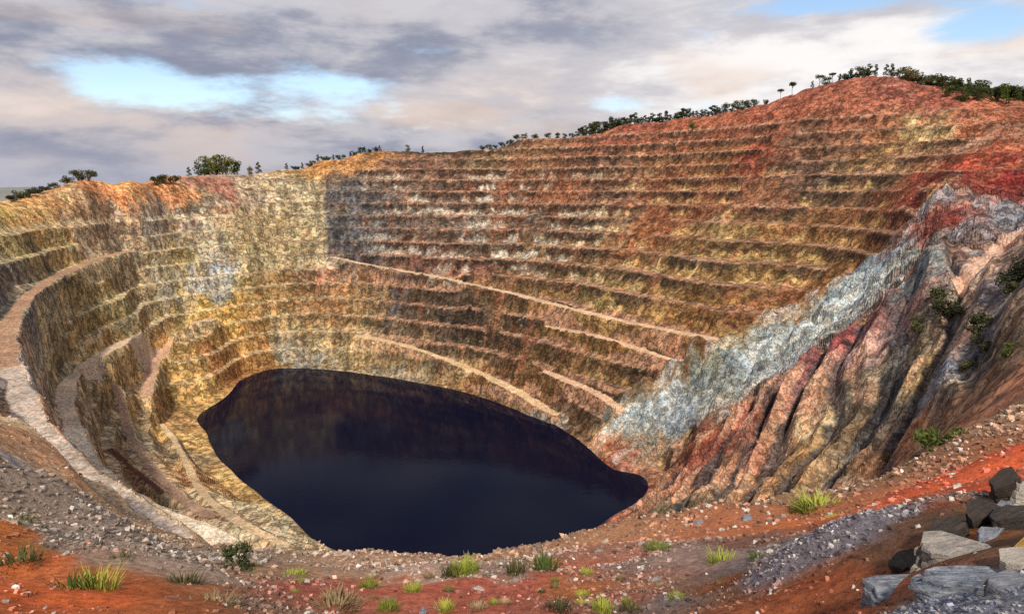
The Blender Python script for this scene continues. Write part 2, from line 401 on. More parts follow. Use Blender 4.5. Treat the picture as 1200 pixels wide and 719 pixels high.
# ------------------------------------------------------------------ rock and soil colours: samples of the place, with sunset glow painted on the left rim
C = [
 (20,232,130,118,60),(60,242,200,140,72),(130,225,218,118,52),(160,215,224,118,46),(185,222,205,122,62),(145,235,214,124,58),(200,222,196,125,70),(255,225,150,85,65),(300,222,185,160,150),(340,215,160,145,125),(370,195,220,130,58),(420,182,214,130,62),(395,188,220,126,56),(450,195,150,105,75),(500,190,140,100,80),(560,190,140,115,75),(620,180,150,110,70),(680,165,160,80,65),(740,155,165,75,65),(700,190,110,75,60),(800,150,160,75,60),(850,150,150,70,55),(900,135,165,75,65),(950,125,165,80,70),(1000,115,160,80,70),(1040,100,155,75,75),(1100,120,165,75,70),(1150,135,175,85,65),(1190,135,160,75,65),(1040,150,165,95,75),(1085,150,190,165,110),(1065,160,190,150,80),(1150,160,190,140,110),(1190,170,180,75,55),(1130,185,195,65,40),(1100,200,185,60,40),(1150,210,185,35,30),(1180,205,175,35,30),(1100,215,150,45,35),
 (10,250,205,155,70),(40,265,205,150,80),(20,285,175,150,85),(70,285,170,145,85),(100,265,160,140,110),(150,255,130,120,115),(180,258,165,160,150),(200,245,120,115,115),(230,235,150,140,115),(230,262,150,140,115),(20,315,120,110,95),(10,340,110,105,100),(50,310,130,115,80),
 (120,330,165,140,85),(170,335,145,125,85),(170,310,130,115,90),(200,335,150,150,140),(220,315,175,145,80),(245,330,150,150,150),(255,310,140,145,155),(260,345,140,148,158),(240,355,200,150,60),(100,370,165,140,80),(150,365,160,140,85),(60,400,150,130,85),(45,400,120,110,100),(130,400,165,125,70),(200,420,185,145,75),(140,440,170,135,80),(230,450,180,140,70),(260,420,175,110,50),(280,400,185,135,65),(230,510,180,140,75),(200,480,165,125,70),(180,520,140,120,90),(220,560,165,115,70),(270,560,190,150,80),(290,590,180,160,120),(320,610,165,145,110),(350,630,150,130,100),(240,600,150,105,75),(100,480,140,115,80),(50,450,150,120,95),(120,530,150,110,75),(180,590,190,165,125),(230,625,205,180,140),(20,440,170,155,145),(20,500,165,118,78),(0,470,160,122,88),(40,550,150,124,100),(30,520,172,120,76),(10,540,120,115,120),(60,590,140,110,80),(100,590,160,125,85),
 (300,235,185,170,145),(340,235,180,165,140),(370,240,175,165,130),(300,260,165,145,95),(330,255,170,140,80),(360,270,165,145,100),(330,285,155,125,75),(380,300,190,170,150),(300,290,165,145,90),(285,310,165,150,100),(300,335,150,130,80),(340,325,150,110,60),(390,320,170,100,65),(430,325,165,120,85),(330,350,165,120,60),(400,355,165,115,65),(440,360,165,125,75),(300,380,160,115,55),(270,375,190,140,50),(350,380,165,140,95),(420,385,170,145,95),(330,410,170,165,150),(380,410,175,150,100),(360,425,150,150,150),(440,410,185,150,95),(480,420,175,140,85),(470,435,150,140,120),(300,415,165,105,45),(280,430,160,105,45),(540,430,180,145,95),(560,450,160,110,60),(600,465,150,115,75),(640,490,150,145,135),
 (395,230,95,95,100),(410,260,90,95,105),(450,235,110,95,85),(430,290,95,90,95),(470,260,115,100,90),(410,300,80,85,90),
 (520,210,130,90,70),(520,240,120,95,80),(520,270,110,85,70),(550,260,140,130,120),(600,260,120,100,85),(600,220,135,85,60),(650,225,150,85,50),(700,225,130,85,65),(640,260,115,85,65),(700,260,125,105,80),(560,285,125,100,75),(640,290,125,95,60),(540,310,140,75,55),(480,300,120,75,60),(480,335,90,70,60),(500,350,100,75,55),(560,345,130,90,55),(470,350,85,85,90),(540,370,75,60,45),(520,385,60,55,50),(600,360,120,90,50),(650,350,150,110,55),(600,400,80,60,40),(560,405,85,65,45),(660,400,115,85,45),(700,400,120,90,45),(640,430,95,70,40),(600,435,100,70,40),(700,440,110,80,45),(680,470,100,70,45),(620,450,120,80,45),(660,485,120,85,55),(740,420,120,80,40),(760,400,145,105,45),(720,370,140,100,50),(700,345,150,120,60),(700,320,140,110,60),(760,340,160,125,65),(760,310,140,100,55),(770,270,160,90,45),(770,220,150,85,50),(780,180,130,80,60),(850,170,150,90,60),(830,200,150,85,55),(890,185,165,60,45),(950,170,130,90,65),(1000,160,130,85,60),(950,195,115,80,65),(980,205,100,85,70),(1020,185,150,110,60),(1060,185,175,130,95),(820,240,150,75,45),(880,240,130,80,50),(940,235,100,80,60),(1000,230,95,75,55),(1050,225,145,75,45),(860,265,150,120,65),(920,260,160,110,55),(1000,255,145,90,45),(980,270,140,95,45),(1050,260,140,60,35),(800,300,155,120,65),(880,300,160,125,65),(940,300,160,120,65),(860,330,150,110,55),(920,330,155,110,55),(980,310,130,85,40),(1010,300,140,90,40),(840,360,140,95,40),(900,360,145,85,35),(800,390,140,95,40),(830,400,120,75,35),(780,440,105,65,35),(950,345,135,80,35),
 (1160,255,150,160,175),(1185,255,140,150,165),(1095,240,120,125,140),(1100,270,130,45,40),(1090,255,160,60,40),(1115,250,170,110,90),(1130,285,150,140,140),(1140,310,120,110,105),(1050,275,140,120,120),(1040,300,120,140,160),(1070,285,130,60,50),(1020,310,120,140,155),(1060,305,90,110,100),(1075,320,110,130,135),(990,345,150,165,170),(950,385,160,170,170),(1020,345,150,160,165),(900,400,160,170,170),(870,430,140,155,165),(920,430,150,160,165),(840,420,165,165,140),(830,440,110,120,120),(780,460,150,165,175),(790,490,135,150,165),(740,500,120,140,155),(760,520,140,150,155),(710,520,185,115,55),(720,540,175,90,60),(770,530,165,120,80),
 (800,525,150,75,50),(830,516,165,75,45),(850,510,130,60,45),(900,470,115,85,80),(880,490,120,60,45),(940,440,110,80,80),(960,425,130,70,70),(1000,395,140,60,60),(1040,362,140,85,80),(1070,350,150,110,100),(830,560,150,100,70),(760,580,150,95,65),(720,600,140,75,50),(790,600,100,90,65),(690,620,150,80,55),(850,570,190,145,110),(870,550,175,110,80),(920,520,190,140,100),(900,560,165,115,70),(960,500,200,170,120),(950,540,175,130,70),(980,430,200,140,120),(975,460,165,120,85),(1020,450,120,115,95),(1000,500,130,105,75),(1040,480,90,85,85),(1020,410,190,150,140),(1080,440,205,165,100),(1060,430,130,115,90),(1105,450,120,125,140),(1110,420,110,105,105),(1060,520,165,105,65),(1100,370,120,105,85),(1140,350,170,130,100),(1180,340,100,90,85),(1160,300,165,115,95),(1190,290,200,160,135),(1180,380,150,120,95),(1190,320,110,100,105),(1160,420,120,105,85),(1150,450,150,110,80),(1190,450,185,105,70),(1150,480,170,110,75),
 (1180,530,195,60,35),(1120,555,195,65,40),(1050,575,190,65,45),(980,600,180,80,50),(900,610,165,95,60),(1070,620,190,60,40),(1010,630,95,90,90),(980,660,80,75,80),(940,650,100,90,90),(1050,660,100,70,55),(1120,600,110,85,75),(1130,640,150,70,48),(960,705,150,60,40),(860,640,120,80,65),(870,690,140,60,40),(800,650,135,110,100),(800,700,110,100,100),(740,660,165,85,60),(690,690,170,80,55),(640,670,185,95,60),(560,690,165,80,60),(540,670,145,125,110),(480,690,175,85,60),(440,670,150,115,90),(400,690,160,85,65),(340,690,150,75,55),(300,670,140,105,80),(240,690,140,110,90),(300,710,130,95,75),(190,680,150,130,115),(150,650,130,120,105),(60,630,190,85,45),(30,650,205,85,45),(20,690,205,75,40),(80,670,200,80,45),(110,710,205,75,40),(180,710,150,70,50),(50,610,150,125,105),(100,625,140,120,105),(250,650,130,110,85),(200,640,140,110,80),(350,660,150,105,70),(1150,632,52,45,38),(1100,662,60,48,40),(1090,592,192,64,40),(1150,575,190,60,36),(1040,600,180,66,44),(1060,640,180,60,40),(1075,605,188,60,40),(1030,690,130,58,42),(1000,650,100,98,102),(960,640,106,102,106),(975,625,112,108,112),(1140,595,120,100,90),(930,670,96,90,94),(1000,712,160,62,42),(900,705,150,70,50),(600,700,170,86,62),(520,712,165,82,62),(300,690,160,84,62),(420,705,160,86,66),(820,670,140,96,80),(760,700,150,84,64),(1190,690,110,115,130),(1100,705,110,115,130)]  # darkest samples paint the shadow on the bank behind the slabs
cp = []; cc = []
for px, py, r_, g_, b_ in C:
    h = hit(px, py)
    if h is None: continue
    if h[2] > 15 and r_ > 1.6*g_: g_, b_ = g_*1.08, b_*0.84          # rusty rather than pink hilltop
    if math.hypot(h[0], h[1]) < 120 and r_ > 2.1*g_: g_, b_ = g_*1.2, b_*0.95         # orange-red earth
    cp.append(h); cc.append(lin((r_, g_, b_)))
cp = np.array(cp); cc = np.array(cc); crng = np.linalg.norm(cp, axis=1)

VX, VY, VZ = GX.ravel(), GY.ravel(), GZ.ravel(); VR = np.hypot(VX, VY)
NV = len(VX); COLR = np.empty((NV,3), np.float32)
KG = np.log(np.maximum(cc, 1e-3)); KG = (KG*0.88+KG.mean(1)[:,None]*0.12).astype(np.float32)
cpf = cp.astype(np.float32); cpn = (cpf**2).sum(1); ci = (1/(crng*crng)).astype(np.float32)
for a in range(0, NV, 60000):
    s = slice(a, a+60000); x, y, z, r = VX[s], VY[s], VZ[s], np.minimum(VR[s], 1500)
    q = r*0.020; lo = np.minimum(1, r/150); sm = (r < 150)*0.045*r
    W = np.stack([x+q*lo*(fbm(x/30, y/30, 2, 201)+0.8*fbm(x/7, y/7, 2, 207))+sm*fbm(x/2.5, y/2.5, 3, 204),
                  y+q*lo*(fbm(x/30, y/30, 2, 202)+0.8*fbm(x/7, y/7, 2, 208))+sm*fbm(x/2.5, y/2.5, 3, 205),
                  z+q*lo*0.8*(fbm(x/24, y/24, 2, 203)+0.8*fbm(x/6, y/6, 2, 209))], axis=1).astype(np.float32)
    d2 = np.maximum((W**2).sum(1)[:,None]+cpn-2*(W@cpf.T), 0)*ci+np.float32(0.00030)
    w = 1/(d2*d2); w /= w.max(1)[:,None]
    COLR[s] = np.exp((w@KG)/w.sum(1)[:,None])
print('colour %.1f' % (time.time()-T0))
K = GK.ravel(); RIS = GRIS.ravel(); ROAD = GROAD.ravel().astype(int); WCl = GWC.ravel(); WGu = GWG.ravel(); SS = GS.ravel()
PHV = np.arctan2(VX, VY)
def lerp(a, b, t): return a+(b-a)*t[:,None]
farm = VR > 120
n_a = fbm(VX/14, VY/14, 4, 301); UA, RHO = arc(VX, VY); n_b = 0.8*fbm(UA/6, RHO/26, 2, 302, 0.6)+0.4*fbm(VX/4.5, VY/4.5, 2, 310, 0.6); n_c = fbm(VX/55, VY/55+VZ/40, 3, 303)
n_d = fbm(UA/8.0, RHO/40, 4, 305, 0.6)
n_l = fbm((VX+VY*0.3)/40, VZ/3.0, 3, 304)          # thin beds
pxa = np.degrees(PHV)
m = np.where(farm, 1.0, 0.35)
COLR *= (1+0.42*np.clip((-pxa-17)/6, 0, 1)*sstep(VR, 45, 90))[:,None]  # left flank brightened in its colour so that it looks sunlit
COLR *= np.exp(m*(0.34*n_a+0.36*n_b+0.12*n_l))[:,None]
wall = (VR > 110) & (WCl < 0.4) & (WGu < 0.4) & ((VR > 250) | (pxa < -17)) & (VZ > WATER+2) & (pxa > -38) & (VZ < 66)
wgt = np.where(pxa > -12.5, 1.0, 0.6)*np.where(pxa > 33, 0.4, 1)
# ledges carry red-brown rubble
led = np.where(wall & (RIS <= 0.0) & (RIS > -0.5), 0.75+0.2*n_c, 0.0)*wgt
COLR[:] = lerp(COLR, (lin((176,132,104))[None,:]+np.clip((-pxa-10)/8, 0, 1)[:,None]*(lin((214,194,152))-lin((176,132,104)))[None,:])*np.exp(0.3*n_b)[:,None], np.clip(led, 0, 0.8))
# dark rock in the upper part of each face, pale or ochre scree cones below it
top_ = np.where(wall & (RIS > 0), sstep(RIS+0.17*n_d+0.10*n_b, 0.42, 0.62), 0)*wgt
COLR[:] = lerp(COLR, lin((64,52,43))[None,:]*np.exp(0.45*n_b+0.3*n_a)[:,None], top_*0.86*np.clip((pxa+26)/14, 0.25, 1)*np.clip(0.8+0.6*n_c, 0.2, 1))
con = np.where(wall & (RIS > 0), 1-sstep(RIS+0.30*n_d-0.1*n_b, 0.35, 0.62), 0)*wgt
zone_p = np.clip(1-np.abs(pxa+2)/15, 0, 1)**0.5*sstep(VZ, -95, -60)*(1-sstep(VZ, 10, 32))
zone_o = sstep(pxa, 2, 12)*(1-sstep(VZ, 5, 30))
COLR[:] = lerp(COLR, lin((200,192,172))[None,:]*np.exp(0.3*n_b)[:,None], np.clip(con*sstep(n_a*0.8+n_c*0.5, -0.05, 0.35)*zone_p*0.8, 0, 1))
COLR[:] = lerp(COLR, lin((188,154,92))[None,:]*np.exp(0.35*n_b)[:,None], np.clip(con*sstep(n_a*0.7+n_c*0.5, -0.35, 0.25)*zone_o*0.7, 0, 1))
oran = np.where(wall & (pxa > -4), sstep(fbm(UA/22, RHO/55, 5, 330, 0.62), 0.30, 0.6), 0)
COLR[:] = lerp(COLR, lin((150,92,60))[None,:]*np.exp(0.3*n_b)[:,None], oran*0.45)
# the cream-coloured block left of the dark middle wall, with its straight right-hand edge
blk = farm & (VR > 550) & (VZ > -82) & (VZ < 22)
cb = np.where(blk, sstep(pxa+0.25*n_a, -22.3, -21.2)*(1-sstep(pxa+0.12*n_b, -15.35, -15.0))*sstep(VZ+6*n_a, -80, -66), 0)
COLR[:] = lerp(COLR, lin((184,168,128))[None,:]*np.exp(0.30*n_b+0.2*n_a)[:,None], cb*np.clip(0.55+0.35*n_c, 0, 0.8))
COLR[:] = lerp(COLR, lin((136,104,84))[None,:]*np.exp(0.3*n_b)[:,None], np.where((cb > 0.3) & (RIS <= 0) & (RIS > -0.5), 0.6, 0.0))
db = np.where(blk, sstep(pxa+0.12*n_b, -15.3, -15.0)*(1-sstep(pxa+1.5*n_c, -12.5, -8.5))*sstep(VZ+6*n_a, -72, -62), 0)
COLR[:] = lerp(COLR, lin((84,82,86))[None,:]*np.exp(0.4*n_b+0.3*n_a)[:,None], db*0.6)
# bottoms of the gullies: shade painted in as dark grey
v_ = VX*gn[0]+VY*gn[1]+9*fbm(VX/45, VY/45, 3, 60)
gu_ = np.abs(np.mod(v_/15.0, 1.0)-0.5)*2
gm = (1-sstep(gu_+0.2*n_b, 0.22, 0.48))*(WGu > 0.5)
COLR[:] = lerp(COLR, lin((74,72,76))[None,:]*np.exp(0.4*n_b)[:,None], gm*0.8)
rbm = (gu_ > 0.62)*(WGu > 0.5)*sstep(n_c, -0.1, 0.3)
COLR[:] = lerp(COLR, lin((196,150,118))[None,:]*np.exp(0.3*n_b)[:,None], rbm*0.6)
# clay: bluish and chalky streaks
cm = (WCl > 0.5)*sstep(n_d*0.6+n_a*0.6, 0.0, 0.5)
COLR[:] = lerp(COLR, lin((186,190,186))[None,:], cm*0.5)
for mx, my, mr, mh, c_ in MOUNDS:
    mk = np.nonzero(VR < 90)[0]
    d = np.hypot(VX[mk]-mx, VY[mk]-my)/(mr*1.05)+0.4*fbm(VX[mk]/1.1, VY[mk]/1.1, 3, 411)
    COLR[mk] = lerp(COLR[mk], lin(c_)[None,:]*np.exp(0.3*n_b[mk])[:,None], 0.85*(1-sstep(d, 0.7, 1.15)))
for q, (L, hw, c, nm) in enumerate(ROADS):
    mk = ROAD == q+1
    COLR[mk] = lin(c)[None,:]*np.exp(0.18*n_b[mk]+0.2*n_a[mk])[:,None]
COLR = np.clip(COLR, 0.006, 0.8)

# ------------------------------------------------------------------ materials
def new_mat(name):
    m = bpy.data.materials.new(name); m.use_nodes = True; return m, NT(m.node_tree)
def rock_mat(name, s1, s2, bump, vary=0.35, rough=0.92, sat=0.8, streak=False, gain=1.0, blocks=0.0):
    m, w = new_mat(name)
    out = w.n('ShaderNodeOutputMaterial'); b = w.n('ShaderNodeBsdfPrincipled'); b.inputs['Roughness'].default_value = rough
    b.inputs['Specular IOR Level'].default_value = 0.12
    at = w.n('ShaderNodeAttribute'); at.attribute_name = 'soil'
    g = w.n('ShaderNodeNewGeometry').outputs['Position']
    n1 = w.noise(g, s1, 6, 0.68); n2 = w.noise(g, s2, 5, 0.68)
    f = w.math('ADD', w.math('MULTIPLY', n1, 0.6), w.math('MULTIPLY', n2, 0.4))
    col = at.outputs['Color']
    if streak:
        wp = w.n('ShaderNodeAttribute'); wp.attribute_name = 'wallpos'
        def sc(v):
            q = w.n('ShaderNodeVectorMath'); q.operation = 'MULTIPLY'; w.link(wp.outputs['Vector'], q.inputs[0]); q.inputs[1].default_value = v; return q.outputs[0]
        s_a = w.noise(sc((0.22, 0.035, 0.05)), 1.0, 6, 0.68)       # run-off streaks down the faces
        s_b = w.noise(sc((0.03, 0.10, 0.45)), 1.0, 5, 0.65)        # bedding
        s_c = w.noise(sc((0.5, 0.12, 0.16)), 1.0, 4, 0.7)
        f = w.math('ADD', w.math('MULTIPLY', f, 0.62), w.math('ADD', w.math('MULTIPLY', s_a, 0.18), w.math('ADD', w.math('MULTIPLY', s_b, 0.08), w.math('MULTIPLY', s_c, 0.12))))
        rust = w.ramp(w.noise(sc((0.09, 0.02, 0.03)), 1.0, 7, 0.7), 0.52, 0.66)
        col = w.mix(w.math('MULTIPLY', rust, 0.38), col, tuple(lin((140,84,52))))
        chalk = w.ramp(w.noise(g, 0.16, 8, 0.72), 0.58, 0.68)
        col = w.mix(w.math('MULTIPLY', chalk, 0.35), col, tuple(lin((196,182,152))))
        lo, hi = 0.40, 0.60
    else: lo, hi = 0.36, 0.64
    if blocks:
        wob = w.n('ShaderNodeTexNoise'); w.link(g, wob.inputs['Vector']); wob.inputs['Scale'].default_value = blocks*1.1; wob.inputs['Detail'].default_value = 3
        dv = w.n('ShaderNodeVectorMath'); dv.operation = 'MULTIPLY_ADD'; w.link(wob.outputs['Color'], dv.inputs[0]); dv.inputs[1].default_value = (0.55/blocks,)*3; w.link(g, dv.inputs[2])
        for k, wt_ in ((1.0, 0.10), (2.6, 0.08)):
            vo = w.n('ShaderNodeTexVoronoi'); w.link(dv.outputs[0], vo.inputs['Vector']); vo.inputs['Scale'].default_value = blocks*k
            sp = w.n('ShaderNodeSeparateColor'); w.link(vo.outputs['Color'], sp.inputs[0])
            f = w.math('ADD', f, w.math('MULTIPLY', w.math('SUBTRACT', sp.outputs[0], 0.5), wt_))
            if k == 1.0:
                tint = w.mix(sp.outputs[1], tuple(np.array((1.22,0.98,0.78))), tuple(np.array((0.84,1.0,1.14))))
                col = w.mix(0.55, col, w.mix(1.0, col, tint, 'MULTIPLY'))
        ed = w.n('ShaderNodeTexVoronoi'); ed.feature = 'DISTANCE_TO_EDGE'; w.link(dv.outputs[0], ed.inputs['Vector']); ed.inputs['Scale'].default_value = blocks
        f = w.math('SUBTRACT', f, w.math('MULTIPLY', w.math('SUBTRACT', 1.0, w.ramp(ed.outputs['Distance'], 0.0, 0.09)), 0.07))
    dark = w.ramp(f, lo, hi)
    hsv = w.n('ShaderNodeHueSaturation'); w.link(col, hsv.inputs['Color'])
    hsv.inputs['Saturation'].default_value = sat
    mr = w.n('ShaderNodeMapRange'); w.link(dark, mr.inputs[0]); mr.inputs[3].default_value = (1-vary)*gain; mr.inputs[4].default_value = (1+vary)*gain
    w.link(mr.outputs[0], hsv.inputs['Value'])
    w.link(hsv.outputs[0], b.inputs['Base Color'])
    bp = w.n('ShaderNodeBump'); bp.inputs['Strength'].default_value = 1.0; bp.inputs['Distance'].default_value = bump
    w.link(f, bp.inputs['Height']); w.link(bp.outputs[0], b.inputs['Normal'])
    w.link(b.outputs[0], out.inputs[0]); return m
M_far = rock_mat('weathered_rock', 0.22, 0.7, 2.4, 0.62, sat=0.92, streak=True, gain=0.98, blocks=0.22)
M_crag = rock_mat('broken_rock', 0.25, 1.0, 1.8, 0.55, sat=0.90, gain=1.35, blocks=0.30)
M_mid = rock_mat('rubble', 0.8, 4.0, 0.5, 0.45, sat=0.9, gain=1.15, blocks=0.9)
M_near = rock_mat('red_gravel', 6.0, 30.0, 0.06, 0.45, sat=0.98, gain=1.32)
def plain_mat(name, c1, c2, scale, rough=0.9, bump=0.0, spec=0.2):
    m, w = new_mat(name)
    out = w.n('ShaderNodeOutputMaterial'); b = w.n('ShaderNodeBsdfPrincipled'); b.inputs['Roughness'].default_value = rough
    b.inputs['Specular IOR Level'].default_value = spec
    g = w.n('ShaderNodeNewGeometry').outputs['Position']
    n1 = w.noise(g, scale, 5, 0.6)
    w.link(w.mix(w.ramp(n1, 0.35, 0.65), tuple(lin(c1)), tuple(lin(c2))), b.inputs['Base Color'])
    if bump:
        bp = w.n('ShaderNodeBump'); bp.inputs['Distance'].default_value = bump; w.link(n1, bp.inputs['Height']); w.link(bp.outputs[0], b.inputs['Normal'])
    w.link(b.outputs[0], out.inputs[0]); return m

# ------------------------------------------------------------------ mesh helpers
def mesh_np(name, V, Fq, mat=None, col=None, smooth=False, wp=None):
    V = np.ascontiguousarray(V, np.float32); Fq = np.ascontiguousarray(Fq, np.int32); n = Fq.shape[1]
    me = bpy.data.meshes.new(name); me.vertices.add(len(V)); me.vertices.foreach_set('co', V.ravel())
    me.loops.add(Fq.size); me.loops.foreach_set('vertex_index', Fq.ravel())
    me.polygons.add(len(Fq)); me.polygons.foreach_set('loop_start', np.arange(len(Fq), dtype=np.int32)*n)
    me.polygons.foreach_set('use_smooth', np.full(len(Fq), smooth))
    me.update(calc_edges=True)
    if col is not None:
        a = me.color_attributes.new('soil', 'FLOAT_COLOR', 'POINT')
        a.data.foreach_set('color', np.concatenate([col, np.ones((len(col),1))], axis=1).astype(np.float32).ravel())
    if wp is not None:
        a = me.attributes.new('wallpos', 'FLOAT_VECTOR', 'POINT'); a.data.foreach_set('vector', np.ascontiguousarray(wp, np.float32).ravel())
    if mat: me.materials.append(mat)
    return me
def obj(name, me, parent=None, **props):
    o = bpy.data.objects.new(name, me); COL.objects.link(o)
    if parent: o.parent = parent
    for k, v in props.items(): o[k] = v
    return o

# ------------------------------------------------------------------ cut the terrain into the pieces of the setting
ni, nj = sh
idx = np.arange(NV).reshape(sh)
inext = np.roll(idx, -1, axis=0)
Q = np.stack([idx[:,:-1], idx[:,1:], inext[:,1:], inext[:,:-1]], axis=-1).reshape(-1,4)
v0 = Q[:,0]
fr, fS, fph, fz = VR[v0], SS[v0], pxa[v0], VZ[v0]
LAB = np.zeros(len(Q), int)                                  # 0 ground near the viewpoint
LAB[fr > 60] = 1                                             # rubble slope
LAB[(fr > 150)] = 2                                          # left pit slope
LAB[(fr > 250) & (fph > -18)] = 3                            # benched wall (cut again by level)
LAB[(WGu[v0] > 0.5) & (fr > 120)] = 4                        # gullied slope
LAB[(WCl[v0] > 0.5) & (fr > 250)] = 5                        # blue clay
LAB[(fS > 70) & (fr > 400)] = 6
LAB[(fr > 560) & (fph < -18) & (fS > -32)] = 6
LAB[(fr > 950)] = 7
rl = ROAD[v0]
LAB[rl > 0] = 10+rl[rl > 0]
bench = K[v0].astype(int)
def sub(name, mask, mat, parent=None, smooth=False, **kw):
    q = Q[mask]
    if len(q) == 0: return None
    u, inv = np.unique(q, return_inverse=True)
    V = np.stack([VX[u], VY[u], VZ[u]], axis=1)
    return obj(name, mesh_np(name, V, inv.reshape(-1,4), mat, COLR[u], smooth, np.stack([UA[u], RHO[u], VZ[u]], axis=1)), parent, **kw)
st = dict(kind='structure')
ground_o = sub('ground', LAB == 0, M_near, smooth=False, **st)
sub('rubble_slope', LAB == 1, M_mid, **st)
sub('terraced_slope', LAB == 2, M_far, **st)
wall_o = obj('pit_wall', None, **st)
for k in sorted(set(bench[LAB == 3])):
    sub('bench', (LAB == 3) & (bench == k), M_far, wall_o)
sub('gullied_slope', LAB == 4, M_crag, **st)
sub('clay_cliff', LAB == 5, M_crag, **st)
sub('hill', LAB == 6, M_far, **st)
sub('terrain', LAB == 7, M_far, **st)
for q, (L, hw, c, nm) in enumerate(ROADS):
    sub('haul_road', LAB == 11+q, M_mid, **st)
print('meshes %.1f faces %d' % (time.time()-T0, len(Q)))

# ------------------------------------------------------------------ water
def water_mat():
    m, w = new_mat('dark_lake_water')
    out = w.n('ShaderNodeOutputMaterial'); b = w.n('ShaderNodeBsdfPrincipled')
    b.inputs['Base Color'].default_value = (0.003, 0.004, 0.016, 1); b.inputs['Roughness'].default_value = 0.06; b.inputs['IOR'].default_value = 1.11
    g = w.n('ShaderNodeNewGeometry').outputs['Position']
    n1 = w.noise(g, 0.25, 4, 0.6)
    bp = w.n('ShaderNodeBump'); bp.inputs['Strength'].default_value = 0.06; bp.inputs['Distance'].default_value = 0.5; w.link(n1, bp.inputs['Height']); w.link(bp.outputs[0], b.inputs['Normal'])
    w.link(b.outputs[0], out.inputs[0]); return m
a = np.linspace(0, 2*math.pi, 97)[:-1]
V = [(cxl, cyl, WATER)]+[(cxl+330*math.cos(t), cyl+300*math.sin(t), WATER) for t in a]
me = bpy.data.meshes.new('water'); me.from_pydata(V, [], [(0, i+1, (i+1) % 96+1) for i in range(96)]); me.materials.append(water_mat())
obj('water', me, kind='structure')

# ------------------------------------------------------------------ finding places on the finished ground
ROWS_N = rows[:,:NR]; ELEV = GZ[:,:NR]/ROWS_N
def column(px): 
    a, b, _ = ray(px, 300); return int(np.argmin(np.abs(PHC-math.atan2(a, b)))), a, b
def spot(px, py, rmin=2.5):
    i, a, b = column(px); _, _, sl = ray(px, py); r = ROWS_N[i]
    a, b, _ = ray(px, py)
    k = np.nonzero((ELEV[i] >= sl) & (r > rmin))[0]
    if len(k) == 0: return None
    k = k[0]; return (a*r[k], b*r[k], GZ[i,k])
def skyline(px, back=0.0):
    i, a, b = column(px); r = ROWS_N[i]; e = np.where((r > 350) & (r < 1200), ELEV[i], -9)
    k = int(np.argmax(e)); rr = r[k]+back
    return (a*rr, b*rr, float(np.interp(rr, r, GZ[i,:NR])))
def ground_many(x, y): return terrain(np.asarray(x, float), np.asarray(y, float))[0]

# ------------------------------------------------------------------ distant hills
ph = np.radians(np.linspace(-62, -22, 90)); V = []; Fc = []
for i, p in enumerate(ph):
    hgt = 30*math.exp(-((math.degrees(p)+35)/3.0)**2)+60*math.exp(-((math.degrees(p)+46)/8)**2)+10*float(fbm(np.array([i/7.0]), np.array([0.3]), 4, 5)[0])
    for rr, k in ((4300, 0), (4700, 0.6), (5000, 1.0), (5500, 0.7), (6200, 0)):
        V.append((rr*math.sin(p), rr*math.cos(p), -110+(70+hgt)*k+(35 if k == 1 else 0)))
for i in range(len(ph)-1):
    for j in range(4): a0 = i*5+j; Fc.append((a0, a0+1, a0+6, a0+5))
obj('distant_hills', mesh_np('distant_hills', V, Fc, plain_mat('hazed_distant_scrub', (124,128,124), (140,140,134), 0.004), smooth=True), kind='structure')  # greyed scrub colour, distance haze painted in

# ------------------------------------------------------------------ leaf-built plants
def foliage_mat(name, c1, c2, trans=0.15):
    m, w = new_mat(name)
    out = w.n('ShaderNodeOutputMaterial'); b = w.n('ShaderNodeBsdfPrincipled'); b.inputs['Roughness'].default_value = 0.75
    b.inputs['Specular IOR Level'].default_value = 0.15
    oi = w.n('ShaderNodeObjectInfo'); g = w.n('ShaderNodeTexCoord').outputs['Object']
    n1 = w.noise(g, 7.0, 3, 0.6)
    f = w.math('ADD', w.math('MULTIPLY', oi.outputs['Random'], 0.4), w.math('MULTIPLY', n1, 0.6))
    w.link(w.mix(w.ramp(f, 0.25, 0.75), tuple(lin(c1)), tuple(lin(c2))), b.inputs['Base Color'])
    tr = w.n('ShaderNodeBsdfTranslucent'); w.link(w.mix(0.5, tuple(lin(c2)), tuple(lin(c2))), tr.inputs[0])
    ms = w.n('ShaderNodeMixShader'); ms.inputs[0].default_value = trans; w.link(b.outputs[0], ms.inputs[1]); w.link(tr.outputs[0], ms.inputs[2])
    w.link(ms.outputs[0], out.inputs[0]); return m
MF = {'dark': foliage_mat('dark_pine_needles', (46,56,38), (84,94,56)), 'green': foliage_mat('green_leaves', (58,76,34), (112,126,58)),
      'olive': foliage_mat('olive_leaves', (70,72,42), (122,116,70)), 'euc': foliage_mat('eucalyptus_leaves', (74,84,40), (140,140,70)),
      'lime': foliage_mat('yellow_green_grass', (104,120,44), (172,178,80)), 'dry': foliage_mat('dry_grass', (120,104,76), (176,158,120)),
      'brush': foliage_mat('brush_leaves', (44,48,34), (92,92,60))}
M_bark = plain_mat('bark', (66,52,42), (104,86,70), 4.0)
